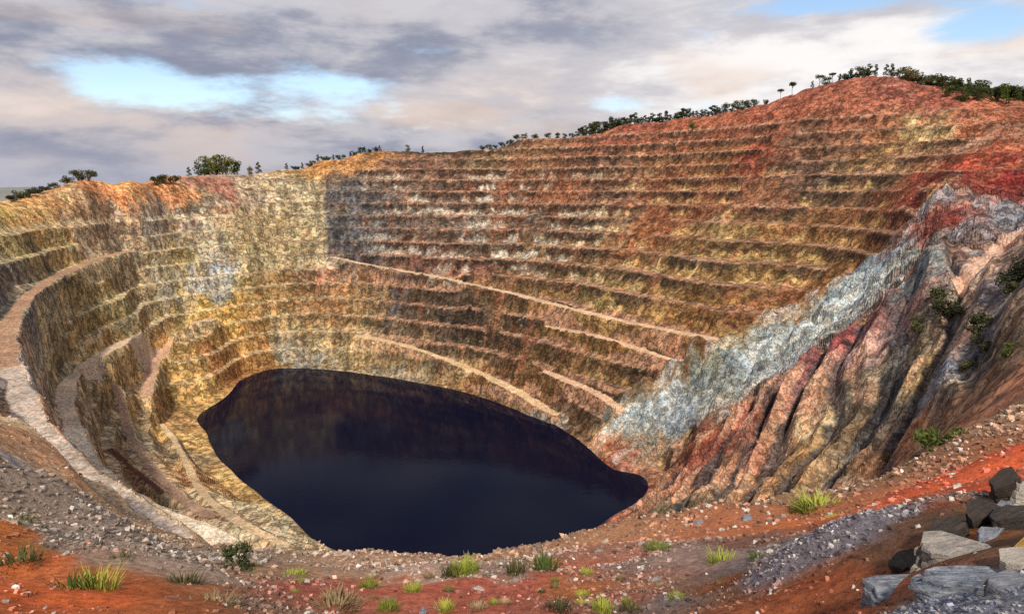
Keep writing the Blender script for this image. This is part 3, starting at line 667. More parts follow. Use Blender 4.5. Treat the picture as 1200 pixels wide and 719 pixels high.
def leaf_cloud(rng, clumps, per, leaf):
    """small bent leaf faces scattered in ellipsoid clumps: (x, y, z, rx, rz)"""
    P = []
    for cx, cy, cz, rx, rz in clumps:
        d = rng.normal(size=(per, 3)); d /= np.linalg.norm(d, axis=1)[:,None]; d *= rng.uniform(0.35, 1.0, (per,1))**0.6
        P.append(np.array([cx, cy, cz])+d*np.array([rx, rx, rz]))
    P = np.concatenate(P); n = len(P)
    u = rng.normal(size=(n,3)); u /= np.linalg.norm(u, axis=1)[:,None]; v = np.cross(u, rng.normal(size=(n,3))); v /= np.linalg.norm(v, axis=1)[:,None]
    L = leaf*rng.uniform(0.6, 1.4, (n,1)); V = np.stack([P-u*L, P+v*L*0.55, P+u*L, P-v*L*0.55], axis=1).reshape(-1,3)
    return V, np.arange(4*n).reshape(-1,4)
def tube(pts, rad, n=6):
    pts = np.asarray(pts, float); V = []; Fc = []
    for k, p in enumerate(pts):
        for i in range(n): t = 2*math.pi*i/n; V.append((p[0]+rad[k]*math.cos(t), p[1]+rad[k]*math.sin(t), p[2]))
    for k in range(len(pts)-1):
        for i in range(n): a = k*n+i; b = k*n+(i+1) % n; Fc.append((a, b, b+n, a+n))
    return V, Fc
def merge(parts):
    V = []; Fc = []
    for v, f in parts:
        o = len(V); V += [tuple(q) for q in v]; Fc += [tuple(x+o for x in q) for q in f]
    return V, Fc
def plant_meshes(shape, seed):
    rng = np.random.default_rng(seed); cl = []; limbs = []
    def limb(z0, tip, r0):
        limbs.append(tube([(0,0,z0), (tip[0]*0.5, tip[1]*0.5, (z0+tip[2])/2+0.01), tip], [r0, r0*0.6, r0*0.25], 5))
    if shape == 'pine':
        top = 1.0
        for k in range(9):
            z = 0.16+0.78*k/8+rng.uniform(-.03,.03); rr = 0.20*(1-0.6*(k/8))*rng.uniform(0.5,1.2); t = rng.uniform(0, 6.28)
            c = (rr*math.cos(t), rr*math.sin(t), z); cl.append((*c, 0.17*rng.uniform(.8,1.25)*(1.1-0.5*k/8), 0.11*rng.uniform(.8,1.3))); limb(max(0.05, z-0.08), c, 0.008)
        per, leaf, th = 70, 0.042, 0.9
    elif shape == 'umbrella':
        for k in range(8):
            t = k*0.785+rng.uniform(-.3,.3); rr = rng.uniform(0.08,0.27); c = (rr*math.cos(t), rr*math.sin(t), 0.80+rng.uniform(-.06,.08))
            cl.append((*c, 0.16, 0.10)); limb(0.5, c, 0.010)
        per, leaf, th = 60, 0.040, 0.72
    elif shape == 'broad':
        for k in range(13):
            t = rng.uniform(0, 6.28); z = rng.uniform(0.10, 0.88); rr = 0.30*math.sqrt(max(0.05, 1-((z-0.55)/0.45)**2))*rng.uniform(.5,1.1); c = (rr*math.cos(t), rr*math.sin(t), z)
            cl.append((*c, 0.20*rng.uniform(.8,1.2), 0.17)); limb(0.12, c, 0.010)
        per, leaf, th = 75, 0.042, 0.6
    else:   # bush
        for k in range(11):
            t = rng.uniform(0, 6.28); rr = rng.uniform(0.05, 0.48); z = rng.uniform(0.18, 0.78)*(1-0.45*rr); c = (rr*math.cos(t), rr*math.sin(t), z)
            cl.append((*c, 0.22*rng.uniform(.7,1.2), 0.19)); limb(0.0, c, 0.012)
        per, leaf, th = 85, 0.046, 0.5
    lean = rng.uniform(-.03,.03,2)
    stem = merge([tube([(0,0,-0.04), (lean[0], lean[1], th*0.5), (lean[0]*.5, lean[1]*.5, th)], [0.024, 0.017, 0.006])]+limbs)
    cv, cf = leaf_cloud(rng, cl, per, leaf)
    return stem, (cv, cf)
PLANTS = {}
def plant(shape, mat, variant):
    key = (shape, mat, variant)
    if key not in PLANTS:
        st_, cr_ = plant_meshes(shape, abs(hash(shape)) % 1 + variant*7 + {'pine':1,'umbrella':2,'broad':3,'bush':4}[shape]*100)
        PLANTS[key] = (mesh_np('trunk', st_[0], st_[1], M_bark), mesh_np('crown', cr_[0], cr_[1], MF[mat]))
    return PLANTS[key]
rnd = random.Random(7)
def place_plant(name, p, h, shape, mat, label, cat, group=None, wide=1.0):
    tr, cr_ = plant(shape, mat, rnd.randrange(4))
    root = obj(name, None, None, label=label, category=cat)
    if group: root['group'] = group
    root.location = p; root.rotation_euler = (0, 0, rnd.uniform(0, 6.28)); root.scale = (h*wide, h*wide, h)
    tn, cn = ('stem', 'foliage') if cat == 'shrub' else ('trunk', 'crown')
    obj(tn, tr, root); obj(cn, cr_, root)
    return root
ORD = {}
def nth(n): return '%d%s' % (n, 'th' if 10 <= n % 100 <= 20 else {1: 'st', 2: 'nd', 3: 'rd'}.get(n % 10, 'th'))
def in_row(key, text):
    """label by place in a row that is built from left to right"""
    ORD[key] = ORD.get(key, 0)+1
    return text % nth(ORD[key])
def tree_on_ridge(px, hpx, shape, mat, label, group=None, back=2.0, wide=1.0, name='pine_tree', cat='tree'):
    p = skyline(px, back); h = hpx*math.hypot(p[0], p[1])/F*0.86
    return place_plant(name, (p[0], p[1], p[2]-0.25), h, shape, mat, label, cat, group, wide)

# left rim
for px, h in ((22,9),(32,11),(42,10),(52,9),(63,8),(73,8)):
    tree_on_ridge(px, h, 'bush', 'brush', in_row('a', '%s from the left of the low dark scrub bushes on the leftmost pit rim'), 'scrub on the leftmost rim', rnd.uniform(-14, 2), 1.5, 'scrub_bush', 'shrub')
for px, h, l in ((88,11,'left one of three dark bushes on the rim beside the orange hill'),(101,15,'tallest of three dark bushes on the rim beside the orange hill'),(113,14,'right one of three dark bushes, touching the orange hill')):
    tree_on_ridge(px, h, 'bush', 'brush', l, None, 0, 1.3, 'scrub_bush', 'shrub')
for px, py, h, l in ((182,217,10,'left dark bush on the brow of the orange hill'),(193,216,11,'middle dark bush on the brow of the orange hill'),(204,215,9,'right dark bush on the brow of the orange hill')):
    p = spot(px, py, 350) or skyline(px); place_plant('scrub_bush', p, h*math.hypot(p[0],p[1])/F, 'bush', 'brush', l, 'shrub', 'dark bushes on the orange hill', 1.3)
tree_on_ridge(229, 11, 'pine', 'dark', 'tiny lone dark tree just left of the leafy eucalyptus clump')
for px, h, l in ((243,19,'dark green tree at the left end of the leafy clump on the rim'),(251,24,'yellow-green eucalyptus, left one of the clump on the rim'),(261,25,'tallest yellow-green eucalyptus in the clump on the rim'),(271,24,'yellow-green eucalyptus, right of the tallest in the clump'),(281,20,'darker olive tree at the right end of the clump on the rim')):
    tree_on_ridge(px, h, 'broad', 'euc' if 245 < px < 275 else 'green', l, None, rnd.uniform(0,5), 1.1, 'eucalyptus_tree')
tree_on_ridge(299, 11, 'broad', 'olive', 'small round grey-green tree right of the leafy clump', name='eucalyptus_tree')
tree_on_ridge(309, 14, 'pine', 'dark', 'small dark pine right of the round grey-green tree')
for k, px in enumerate(range(342, 452, 6)):
    tree_on_ridge(px+rnd.uniform(-2,2), rnd.uniform(6,10), 'bush' if k % 3 else 'pine', 'dark', in_row('b', '%s from the left of the bushy trees rowed above the orange bank'), 'row of trees above the orange bank', rnd.uniform(0,5), 1.1)
tree_on_ridge(481, 9, 'broad', 'olive', 'left one of two small trees on the level middle rim', name='eucalyptus_tree')
tree_on_ridge(498, 9, 'pine', 'dark', 'right one of two small trees on the level middle rim')
# the long slope of the red hill
for px in (566,574,581,589,597,606):
    tree_on_ridge(px, rnd.uniform(6,10), 'bush', 'dark', in_row('c', '%s from the left of the low dark trees where the skyline starts climbing'), 'low trees at the start of the climb', rnd.uniform(0,4), 1.1)
for px in (614,626,641,652,660,668):
    tree_on_ridge(px, rnd.uniform(5,9), rnd.choice(['bush','broad']), 'dark', in_row('d', '%s from the left of the small scattered trees on the brown shoulder'), 'scattered trees on the brown shoulder', rnd.uniform(0,5), rnd.uniform(1.0,1.6))
px = 676
while px < 840:
    big = 682 < px < 712
    tree_on_ridge(px, rnd.uniform(12,17) if big else rnd.uniform(7,14), rnd.choice(['pine','pine','broad']), 'dark', in_row('e', 'dark pine, %s from the left in the dense row on the hill\'s left shoulder'), 'dense pine row on the left shoulder', rnd.uniform(0,12), rnd.uniform(1.4, 2.0))
    px += rnd.uniform(3.0, 5.2)
for px in (842,849,856,862,868,874):
    tree_on_ridge(px, rnd.uniform(10,13), 'broad', 'dark', in_row('f', 'rounded dark pine, %s from the left in the thick clump ending the dense row'), 'thick clump ending the dense row', rnd.uniform(0,4), 1.3)
tree_on_ridge(887, 8, 'bush', 'dark', 'low dark bush between the thick clump and the umbrella pines', name='scrub_bush', cat='shrub')
tree_on_ridge(903, 13, 'umbrella', 'dark', 'lower and left one of two lone umbrella pines on the hill')
tree_on_ridge(916, 16, 'umbrella', 'dark', 'taller and right one of two lone umbrella pines on the hill')
tree_on_ridge(938, 8, 'pine', 'dark', 'thin small pine alone above the two umbrella pines')
for px in (946,953,960): tree_on_ridge(px, rnd.uniform(10,14), rnd.choice(['broad','umbrella']), 'dark', in_row('g', '%s from the left in the group of three pines below the hill\'s crest'), 'group of three pines', 1, 1.1)
for px in (968,974,980,986,991,997,1001): tree_on_ridge(px, rnd.uniform(8,15), rnd.choice(['broad','pine','bush']), 'dark', in_row('h', 'pine, %s from the left in the crowded stand just left of the hilltop'), 'crowded stand left of the hilltop', rnd.uniform(0,6), rnd.uniform(1.1,1.7))
tree_on_ridge(1008, 13, 'pine', 'dark', 'single pine standing apart right of the crowded stand')
tree_on_ridge(1020, 13, 'pine', 'dark', 'left pine of the pair on the hilltop')
tree_on_ridge(1026, 14, 'pine', 'dark', 'right pine of the pair on the hilltop')
px = 1036
while px < 1215:
    tree_on_ridge(px, rnd.uniform(9,17), rnd.choice(['broad','bush','broad']), rnd.choice(['green','dark','olive','dark']), in_row('i', 'tree, %s from the left in the green belt on the hill\'s right-hand skyline'), 'green belt along the right-hand skyline', rnd.uniform(0,14), rnd.uniform(1.3,1.8))
    px += rnd.uniform(4, 6)
px = 1085
while px < 1210:                              # second rank of the belt, a little down the slope
    p = skyline(px); py = 359.5; rr = math.hypot(p[0], p[1])-rnd.uniform(12, 34); a, b, _ = ray(px, 300)
    q = (a*rr, b*rr); place_plant('pine_tree', (q[0], q[1], ground(*q)-0.2), rnd.uniform(8,14), rnd.choice(['broad','pine']), rnd.choice(['dark','green','dark']), in_row('j', 'tree, %s from the left in the belt\'s front rank above the red slope'), 'tree', 'front rank of the green belt', 1.1)
    px += rnd.uniform(5, 9)
p = spot(812, 153, 350)
if p: place_plant('scrub_bush', p, 9, 'bush', 'green', 'lone green bush on the red bank below the dense pine row', 'shrub')
print('trees %.1f' % (time.time()-T0))

# shrubs on the near slopes: (px, py of the foot, height px, shape, leaves, label)
for px, py, h, mt, wd, l in (
    (1082,398,24,'brush',1.3,'dark bush on the rocky slope just right of the gullies'),
    (1098,362,26,'brush',1.0,'small dark bush highest up the spur beside the pale track'),
    (1112,372,22,'brush',1.2,'dark bush below the bend of the pale track, left of two'),
    (1128,378,24,'brush',1.2,'dark bush below the bend of the pale track, right of two'),
    (1150,402,34,'brush',1.0,'tall dark bush in the cleft of the right slope'),
    (1163,425,28,'brush',1.0,'dark bush lowest in the cleft of the right slope'),
    (1186,345,26,'brush',1.2,'dark bush near the right edge under the pale track'),
    (1198,328,26,'brush',1.2,'dark bush cut by the right edge, level with the track'),
    (1188,422,24,'green',1.0,'small bright green bush near the right edge above the red soil'),
    (1136,440,18,'olive',1.3,'small olive shrub on the right slope under the dark bushes'),
    (1104,540,46,'green',0.9,'round green bush, the largest plant above the red bank'),
    (1072,556,22,'olive',1.6,'low spreading olive bush left of the round green bush'),
    (1048,556,16,'olive',1.5,'small dark low bush left of the spreading olive one'),
    (281,672,38,'dark',0.75,'dark green juniper-like bush at the brink left of the lake'),
    (80,582,12,'brush',1.2,'small dark bush on the rubble slope at far left'),
    (36,572,12,'brush',1.2,'dark bush among pale boulders on the left rubble slope'),
    (88,634,14,'dark',1.2,'small dark green bush at the edge of the red soil'),
    (168,662,12,'dark',1.2,'small dark green bush on the grey rubble left of the juniper-like bush')):
    p = spot(px, py)
    if p: place_plant('shrub', (p[0], p[1], p[2]-0.05), h*math.sqrt(p[0]**2+p[1]**2+p[2]**2)/F, 'bush', mt, l, 'shrub', None, wd)

# grass tufts
def tuft_mesh(seed, mat, n=150):
    rng = np.random.default_rng(seed); V = []; Fc = []
    for i in range(n):
        a = rng.uniform(0, 6.28); rr = 0.42*math.sqrt(rng.uniform()); x, y = rr*math.cos(a), rr*math.sin(a)
        h = rng.uniform(0.35, 1.0)*(1-0.5*rr); o = rng.uniform(0.1, 0.5); t = a+rng.uniform(-.8,.8); dx, dy = math.cos(t)*o*h, math.sin(t)*o*h
        w = rng.uniform(0.012, 0.024); px, py = -math.sin(t)*w, math.cos(t)*w; b = len(V)
        V += [(x-px,y-py,-0.03),(x+px,y+py,-0.03),(x+dx*.35+px*.8,y+dy*.35+py*.8,h*.6),(x+dx*.35-px*.8,y+dy*.35-py*.8,h*.6),(x+dx+px*.15,y+dy+py*.15,h),(x+dx-px*.15,y+dy-py*.15,h)]
        Fc += [(b,b+1,b+2,b+3),(b+3,b+2,b+4,b+5)]
    return mesh_np('grass_tuft', V, Fc, MF[mat])
TU = {}
def tuft(px, py, wpx, hpx, mat, label, group=None):
    p = spot(px, py)
    if not p: return
    v = rnd.randrange(3)
    if (mat, v) not in TU: TU[(mat, v)] = tuft_mesh(v+len(mat)*31, mat)
    D = math.sqrt(p[0]**2+p[1]**2+p[2]**2)/F
    o = obj('grass_tuft', TU[(mat, v)], None, label=label, category='grass')
    if group: o['group'] = group
    o.location = p; o.scale = (wpx*D, wpx*D, hpx*D); o.rotation_euler = (0, 0, rnd.uniform(0, 6.28))
for px, py, wd, h, mt, l in (
    (86,700,40,26,'green','broad green grass clump on the bottom-left red soil, left half'),
    (112,700,44,30,'lime','broad yellow-green grass clump on the bottom-left red soil, right half'),
    (12,625,36,16,'green','dark grass clump at the left edge above the red soil'),
    (22,668,44,18,'olive','pale olive grass patch on the left red soil'),
    (62,642,18,8,'olive','small olive tuft on the upper edge of the left red soil'),
    (140,664,30,12,'olive','olive tuft between grey boulders left of centre foreground'),
    (215,692,40,18,'olive','wide olive shrubby tuft on the grey gravel left of the juniper-like bush'),
    (250,718,50,16,'dry','dry straw tuft cut by the bottom edge at left'),
    (345,680,26,10,'lime','yellow-green tuft on orange soil right of the juniper-like bush'),
    (395,716,56,18,'dry','dry brush clump on the bottom edge left of the lake\'s middle'),
    (432,690,24,10,'lime','small lime tuft under the lake\'s lower left shore'),
    (484,694,22,12,'lime','bright lime tuft below the middle of the lake\'s lower edge'),
    (455,718,26,12,'lime','lime tuft on the bottom edge below the lake, left one'),
    (522,716,22,12,'lime','lime tuft on the bottom edge below the lake, right one'),
    (546,672,32,20,'lime','largest bright tuft on the brink at the lake\'s lower edge'),
    (528,676,24,14,'olive','dark olive tuft hugging the brightest brink tuft on its left'),
    (604,672,24,16,'olive','dark olive tuft on the brink, left of the pair under the right shore'),
    (638,668,38,16,'green','dark green brink clump, right of the pair under the right shore'),
    (655,714,30,14,'brush','dark tuft on the bottom edge right of the middle'),
    (705,716,26,14,'lime','lime tuft on the bottom edge under the stony slope'),
    (738,718,24,12,'olive','olive tuft on the bottom edge right of the lime one'),
    (772,648,34,12,'green','long green tuft on the brink below the pale gully'),
    (792,706,20,12,'lime','lime tuft beside grey stones low at centre right'),
    (846,664,36,18,'lime','bright yellow-green tuft left of the grey gravel mound'),
    (889,662,24,14,'green','darker green tuft touching the grey gravel mound'),
    (848,694,20,12,'olive','olive tuft in the brown gravel below the bright tuft'),
    (958,600,50,18,'lime','long bright tuft on the upper edge of the red band'),
    (940,604,30,12,'green','green tuft joining the long bright tuft at its left'),
    (984,614,26,9,'lime','thin yellow-green tuft on the crest of the grey mound'),
    (947,642,14,10,'lime','tiny bright tuft on the grey mound\'s left flank'),
    (560,714,20,9,'dry','dry tuft on red gravel at the middle of the bottom edge'),
    (1170,455,16,8,'olive','olive tuft on the brown slope near the right edge')):
    tuft(px, py, wd, h, mt, l)
for k in range(46):
    px = rnd.uniform(120, 1000); py = rnd.uniform(668, 715)
    tuft(px, py, rnd.uniform(8,16), rnd.uniform(4,8), rnd.choice(['olive','dry','lime','dry']), 'tiny grass tuft scattered on the stony red gravel of the foreground', 'tiny scattered tufts')
print('plants %.1f' % (time.time()-T0))

# ------------------------------------------------------------------ stones
import bmesh
def stone_mat(name, cols, rough=0.85):
    m, w = new_mat(name)
    out = w.n('ShaderNodeOutputMaterial'); b = w.n('ShaderNodeBsdfPrincipled'); b.inputs['Roughness'].default_value = rough; b.inputs['Specular IOR Level'].default_value = 0.25
    oi = w.n('ShaderNodeObjectInfo'); g = w.n('ShaderNodeNewGeometry').outputs['Position']
    mp = w.n('ShaderNodeMapping'); w.link(w.n('ShaderNodeTexCoord').outputs['Object'], mp.inputs[0]); mp.inputs['Scale'].default_value = (1.6, 5.0, 7.0); mp.inputs['Rotation'].default_value = (0.2, 0.1, 0.25)
    n0 = w.noise(mp.outputs[0], 2.2, 7, 0.7, 0.6); n3 = w.noise(g, 14.0, 6, 0.7)
    n1 = w.math('ADD', w.math('MULTIPLY', n0, 0.6), w.math('MULTIPLY', n3, 0.4)); n2 = w.math('ADD', w.math('MULTIPLY', n0, 0.7), w.math('MULTIPLY', w.noise(g, 45.0, 4, 0.7), 0.5))
    c = w.mix(w.ramp(n1, 0.38, 0.62), tuple(lin(cols[0])), tuple(lin(cols[1])))
    c = w.mix(w.math('MULTIPLY', oi.outputs['Random'], 0.6), c, tuple(lin(cols[2])))
    w.link(c, b.inputs['Base Color'])
    bp = w.n('ShaderNodeBump'); bp.inputs['Distance'].default_value = 0.05; bp.inputs['Strength'].default_value = 0.9; w.link(n2, bp.inputs['Height']); w.link(bp.outputs[0], b.inputs['Normal'])
    w.link(b.outputs[0], out.inputs[0]); return m
MS = {'grey': stone_mat('grey_stone', ((96,96,104),(142,142,148),(112,100,94))), 'pale': stone_mat('pale_stone', ((150,142,132),(216,210,200),(186,176,162))),
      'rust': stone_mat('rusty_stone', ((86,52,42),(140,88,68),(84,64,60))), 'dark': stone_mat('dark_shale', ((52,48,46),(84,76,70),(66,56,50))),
      'blue': stone_mat('blue_grey_shale', ((74,84,104),(166,172,182),(126,124,128))), 'tan': stone_mat('tan_shale', ((104,98,98),(190,176,156),(150,150,156))),
      'ochre': stone_mat('ochre_stone', ((150,118,58),(186,152,84),(150,126,84)))}
def hull_mesh(name, seed, mat, n=13, flat=0.7):
    rng = np.random.default_rng(seed); bm = bmesh.new()
    for k in range(n):
        d = rng.normal(size=3); d /= np.linalg.norm(d); d *= rng.uniform(0.75, 1.0); bm.verts.new((d[0]*0.5, d[1]*0.42, d[2]*0.5*flat))
    r_ = bmesh.ops.convex_hull(bm, input=bm.verts)
    bmesh.ops.delete(bm, geom=[v for v in bm.verts if not v.link_faces], context='VERTS')
    me = bpy.data.meshes.new(name); bm.to_mesh(me); bm.free(); me.materials.append(mat); return me
HULL = {k: [hull_mesh('stone', 11*i+len(k), m, 13, 0.65) for i in range(5)] for k, m in MS.items()}
# loose stones lying on the ground, each a piece of it
cnt = 0
for k in range(900):
    px = rnd.uniform(0, 1200); py = rnd.uniform(600, 719)
    if cnt >= 250: break
    p = spot(px, py)
    if p is None or math.hypot(p[0], p[1]) > 45: continue
    redsoil = (px < 150 and py > 630) or (px > 1040 and py < 590)
    if redsoil and rnd.random() < 0.85: continue
    D = math.sqrt(p[0]**2+p[1]**2+p[2]**2)/F; sz = D*rnd.choice([4,5,5,6,6,7,8,10,12])
    kind = rnd.choice(['grey','grey','pale','rust','tan','blue','rust'])
    o = obj('stone', rnd.choice(HULL[kind]), ground_o); o.location = (p[0], p[1], p[2]+sz*0.12)
    o.scale = (sz*rnd.uniform(0.8,1.4), sz*rnd.uniform(0.7,1.1), sz*rnd.uniform(0.6,1)); o.rotation_euler = (rnd.uniform(-.4,.4), rnd.uniform(-.4,.4), rnd.uniform(0,6.28)); cnt += 1
for k in range(48):                 # flakes of shale round the slabs
    px = 1040+160*rnd.random(); py = 719-rnd.random()**1.3*(20+100*(px-1040)/160)
    p = spot(px, py)
    if p is None: continue
    D = math.sqrt(p[0]**2+p[1]**2+p[2]**2)/F; sz = D*rnd.uniform(10, 34); kind = rnd.choice(['blue','blue','tan','dark','grey','pale'])
    o = obj('stone', rnd.choice(HULL[kind]), ground_o); o.location = (p[0], p[1], p[2]+sz*0.05)
    o.scale = (sz*rnd.uniform(0.9,1.5), sz*rnd.uniform(0.5,0.9), sz*rnd.uniform(0.22,0.5)); o.rotation_euler = (rnd.uniform(-.3,.3), rnd.uniform(-.5,.1), rnd.uniform(-.6,.9))
# boulders one can name
def boulder(px, py, wpx, hpx, kind, label, seed, tilt=0.0, n=26):
    p = spot(px, py)
    if p is None: return
    D = math.sqrt(p[0]**2+p[1]**2+p[2]**2)/F
    o = obj('boulder', hull_mesh('boulder', seed, MS[kind], n, 0.8), None, label=label, category='rock')
    o.location = (p[0], p[1], p[2]+hpx*D*0.22); o.scale = (wpx*D, wpx*D*0.8, hpx*D*1.25); o.rotation_euler = (0, tilt, rnd.uniform(-.3,.3)); return o
for i, (px, py, w_, h_, kd, l) in enumerate((
    (140,700,26,16,'pale','white angular boulder right of the yellow-green grass clump'),
    (118,684,18,10,'pale','pale stone wedged beside the yellow-green grass clump'),
    (95,640,16,9,'pale','white stone below the small dark bush at the red soil\'s edge'),
    (128,652,26,12,'tan','pale tan boulder among the rubble above the left red soil'),
    (150,654,22,10,'grey','grey boulder right of the pale tan one above the left red soil'),
    (196,708,34,12,'blue','flat blue-grey slab on the bottom-left gravel'),
    (186,692,30,9,'tan','flat tan slab above the blue-grey one at bottom left'),
    (20,560,16,8,'pale','white boulder on the left rubble slope, left one'),
    (42,566,14,7,'pale','white boulder on the left rubble slope, right one'),
    (560,692,18,6,'pale','small white slab on red soil below the brightest brink tuft'),
    (770,684,18,12,'tan','cream boulder on the stony slope at centre right'),
    (876,612,16,14,'blue','blue-grey block at the foot of the dark cleft'),
    (820,618,24,12,'blue','purple-blue outcrop on the brink left of the blue-grey block'),
    (1048,612,14,8,'pale','white stone at the left foot of the right grey mound'),
    (1092,622,12,8,'pale','pale pebble-like stone between the two gravel mounds'),
    (1145,606,20,10,'tan','pinkish tan stone on the red soil near the right edge'),
    (1014,652,16,9,'grey','grey stone crowning the grey gravel mound'),
    (920,672,14,8,'pale','white stone on the left end of the grey gravel mound'),
    (1094,540,24,6,'pale','long pale stone below the round green bush'),
    (1185,502,18,6,'pale','flat pale stone on top of the red bank at right'))):
    boulder(px, py, w_, h_, kd, l, 900+i)
# layered shale slabs at the lower right; black ones stand in for the bank's shade
def slab_mesh(seed, mat, layers=5):
    rng = np.random.default_rng(seed); V = []; Fc = []; z = -0.5
    n = 14; ang = np.sort(rng.uniform(0, 6.28, n)); rad0 = 0.5*rng.uniform(0.72, 1.0, n)
    for L in range(layers):
        th = rng.uniform(0.6, 1.4)/layers; rad = rad0*rng.uniform(0.86, 1.02, n)*(1-0.05*L*rng.uniform(0.3,1.2)); off = rng.uniform(-.03,.03,2); b = len(V)
        for zz, sc in ((z, 0.985), (z+th*0.5, 1.0), (z+th*0.93, 0.975)):
            for a, q in zip(ang, rad): V.append((q*sc*math.cos(a)+off[0], q*sc*math.sin(a)+off[1], zz+rng.uniform(-.04,.04)))
        for lv in (0, 1):
            for i in range(n): j = (i+1) % n; Fc.append((b+lv*n+i, b+lv*n+j, b+(lv+1)*n+j, b+(lv+1)*n+i))
        Fc.append(tuple(b+2*n+i for i in range(n))); Fc.append(tuple(b+n-1-i for i in range(n))); z += th
    me = bpy.data.meshes.new('shale_slab'); me.from_pydata(V, [], Fc); me.materials.append(mat); return me
for i, (px, py, w_, d_, t_, kd, tx, ty, rz, l) in enumerate((
    (1122,674,105,70,26,'tan',0.10,-0.16,0.15,'large tan-grey layered slab at lower right, tilted up to the right'),
    (1056,714,92,60,16,'blue',0.05,-0.04,0.1,'long blue-grey slab lowest at lower right, with a pointed left end'),
    (1135,708,110,60,22,'blue',0.0,-0.12,-0.2,'broken blue-grey slab under the large tan-grey one'),
    (1190,716,80,60,18,'blue',0.1,0.05,0.4,'blue-grey slab filling the bottom-right corner'),
    (1184,662,60,40,18,'ochre',0.1,-0.45,0.2,'ochre-edged slab standing tilted near the right edge'),
    (1196,686,50,40,20,'pale',0.0,-0.2,0.0,'beige slab at the right edge under the ochre-edged one'),
    (1162,648,40,30,14,'blue',0.2,-0.3,0.5,'small violet-grey slab leaning behind the large tan-grey one'),
    (1186,628,46,30,16,'dark',0.0,-0.3,0.2,'dark violet slab above the ochre-edged one'),
    (1197,600,30,26,22,'pale',0.0,0.1,0.2,'pale rounded block highest at the right edge'),
    (1165,640,16,14,12,'pale',0.2,0.2,0.6,'small white stone lying on the dark bank'),
    (1174,612,30,22,12,'blue',0.2,-0.2,0.3,'blue-grey flake on the dark bank below the pale block'),
    (1150,626,46,34,22,'dark',0.2,-0.45,0.2,'black block standing in for shade at the top of the dark bank'),
    (1112,652,50,34,20,'dark',0.1,-0.40,0.1,'black block standing in for shade in the middle of the dark bank'),
    (1070,682,48,30,18,'dark',0.1,-0.40,0.0,'black block standing in for shade behind the large tan-grey slab'),
    (1180,590,44,32,24,'dark',0.1,-0.5,0.2,'black block standing in for shade, highest on the dark bank'))):
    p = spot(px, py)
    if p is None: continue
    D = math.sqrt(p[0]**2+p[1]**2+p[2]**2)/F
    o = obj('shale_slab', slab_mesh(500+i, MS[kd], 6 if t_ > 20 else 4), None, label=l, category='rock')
    o.location = (p[0], p[1], p[2]+t_*D*0.45); o.scale = (w_*D, d_*D, t_*D*1.6); o.rotation_euler = (tx, ty, rz)

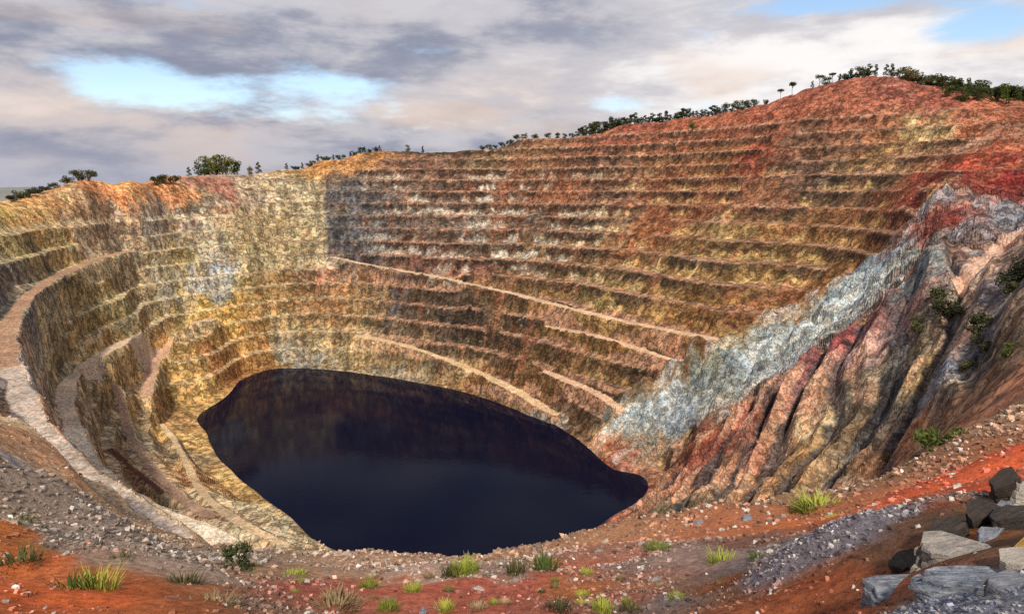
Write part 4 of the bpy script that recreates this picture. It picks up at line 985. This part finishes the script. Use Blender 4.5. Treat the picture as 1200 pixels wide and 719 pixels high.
# ------------------------------------------------------------------ gravel and scree: too many to count
def scatter(name, n, r0, r1, size, seed, mat):
    rng = np.random.default_rng(seed)
    ph_ = np.radians(rng.uniform(-40, 40, n)); r = np.exp(rng.uniform(math.log(r0), math.log(r1), n)); x = r*np.sin(ph_); y = r*np.cos(ph_)
    den = fbm(x/(r*0.12+0.6), y/(r*0.12+0.6), 3, seed)
    ci_ = np.clip(np.searchsorted(PHC, ph_), 0, len(PHC)-1); rj = np.array([np.searchsorted(ROWS_N[i], q) for i, q in zip(ci_, r)]); rj = np.clip(rj, 0, NR-1)
    col = COLR.reshape(sh[0], sh[1], 3)[ci_, rj]
    red = col[:,0]/(col[:,2]+1e-4)
    keep = (1.7*den+rng.uniform(-1.0,.8,n) > 0.0) & ~((red > 5.5) & (rng.uniform(size=n) < 0.75)) & (GROAD[ci_, rj] == 0)
    for mx, my, mr, mh, _c in MOUNDS[:2]: keep |= np.hypot(x-mx, y-my) < mr*0.95
    x, y, r, col = x[keep], y[keep], r[keep], col[keep]
    if r0 < 20:                                   # thicker on the gravel mounds
        ex, ey = [], []
        for mx, my, mr, mh, _c in MOUNDS:
            if mr > 1.5: continue
            k_ = int(420*mr); ex.append(mx+rng.normal(0, mr*0.55, k_)); ey.append(my+rng.normal(0, mr*0.55, k_))
        ex = np.concatenate(ex); ey = np.concatenate(ey); er = np.hypot(ex, ey); ep = np.arctan2(ex, ey)
        ci2 = np.clip(np.searchsorted(PHC, ep), 0, len(PHC)-1); rj2 = np.clip(np.array([np.searchsorted(ROWS_N[i], q) for i, q in zip(ci2, er)]), 0, NR-1)
        x = np.concatenate([x, ex]); y = np.concatenate([y, ey]); r = np.concatenate([r, er*0.8]); col = np.concatenate([col, COLR.reshape(sh[0], sh[1], 3)[ci2, rj2]])
    n = len(x)
    z = ground_many(x, y)
    g = col.mean(1)[:,None]; col = (col*0.72+g*0.28)*np.exp(rng.normal(0.05, 0.42, (n,1)))
    wht = rng.uniform(size=n) < 0.07; col[wht] = lin((206,200,190))*rng.uniform(0.5,1.0,(wht.sum(),1))
    sz = size*r*np.minimum(np.exp(rng.normal(-0.30, 0.55, n)), 1.9); cube = np.array([(a,b,c) for a in (-.5,.5) for b in (-.5,.5) for c in (-.5,.5)])
    V = cube[None]*rng.uniform(0.55, 1.1, (n,8,3)); t = rng.uniform(0, 6.28, n); c_, s_ = np.cos(t), np.sin(t); tl = rng.normal(0, 0.35, n)
    V = np.stack([V[...,0]*1.2, V[...,1]*0.9, V[...,2]*0.6+V[...,0]*tl[:,None]], -1)
    V = np.stack([V[...,0]*c_[:,None]-V[...,1]*s_[:,None], V[...,0]*s_[:,None]+V[...,1]*c_[:,None], V[...,2]], -1)*sz[:,None,None]
    V += np.stack([x, y, z+sz*0.15], -1)[:,None,:]
    q = np.array([(0,1,3,2),(4,6,7,5),(0,4,5,1),(2,3,7,6),(0,2,6,4),(1,5,7,3)]); Fq = (np.arange(n)[:,None,None]*8+q[None]).reshape(-1,4)
    return obj(name, mesh_np(name, V.reshape(-1,3), Fq, mat, np.clip(np.repeat(col, 8, axis=0), 0.01, 0.7)), None, kind='stuff', label='loose gravel and broken stone strewn over the foreground' if name == 'gravel' else 'broken rock strewn down the slopes below the viewpoint')
scatter('gravel', 60000, 4.0, 55.0, 0.0042, 77, M_near)
scatter('scree', 18000, 45.0, 300.0, 0.0021, 78, M_mid)
print('done %.1f' % (time.time()-T0))
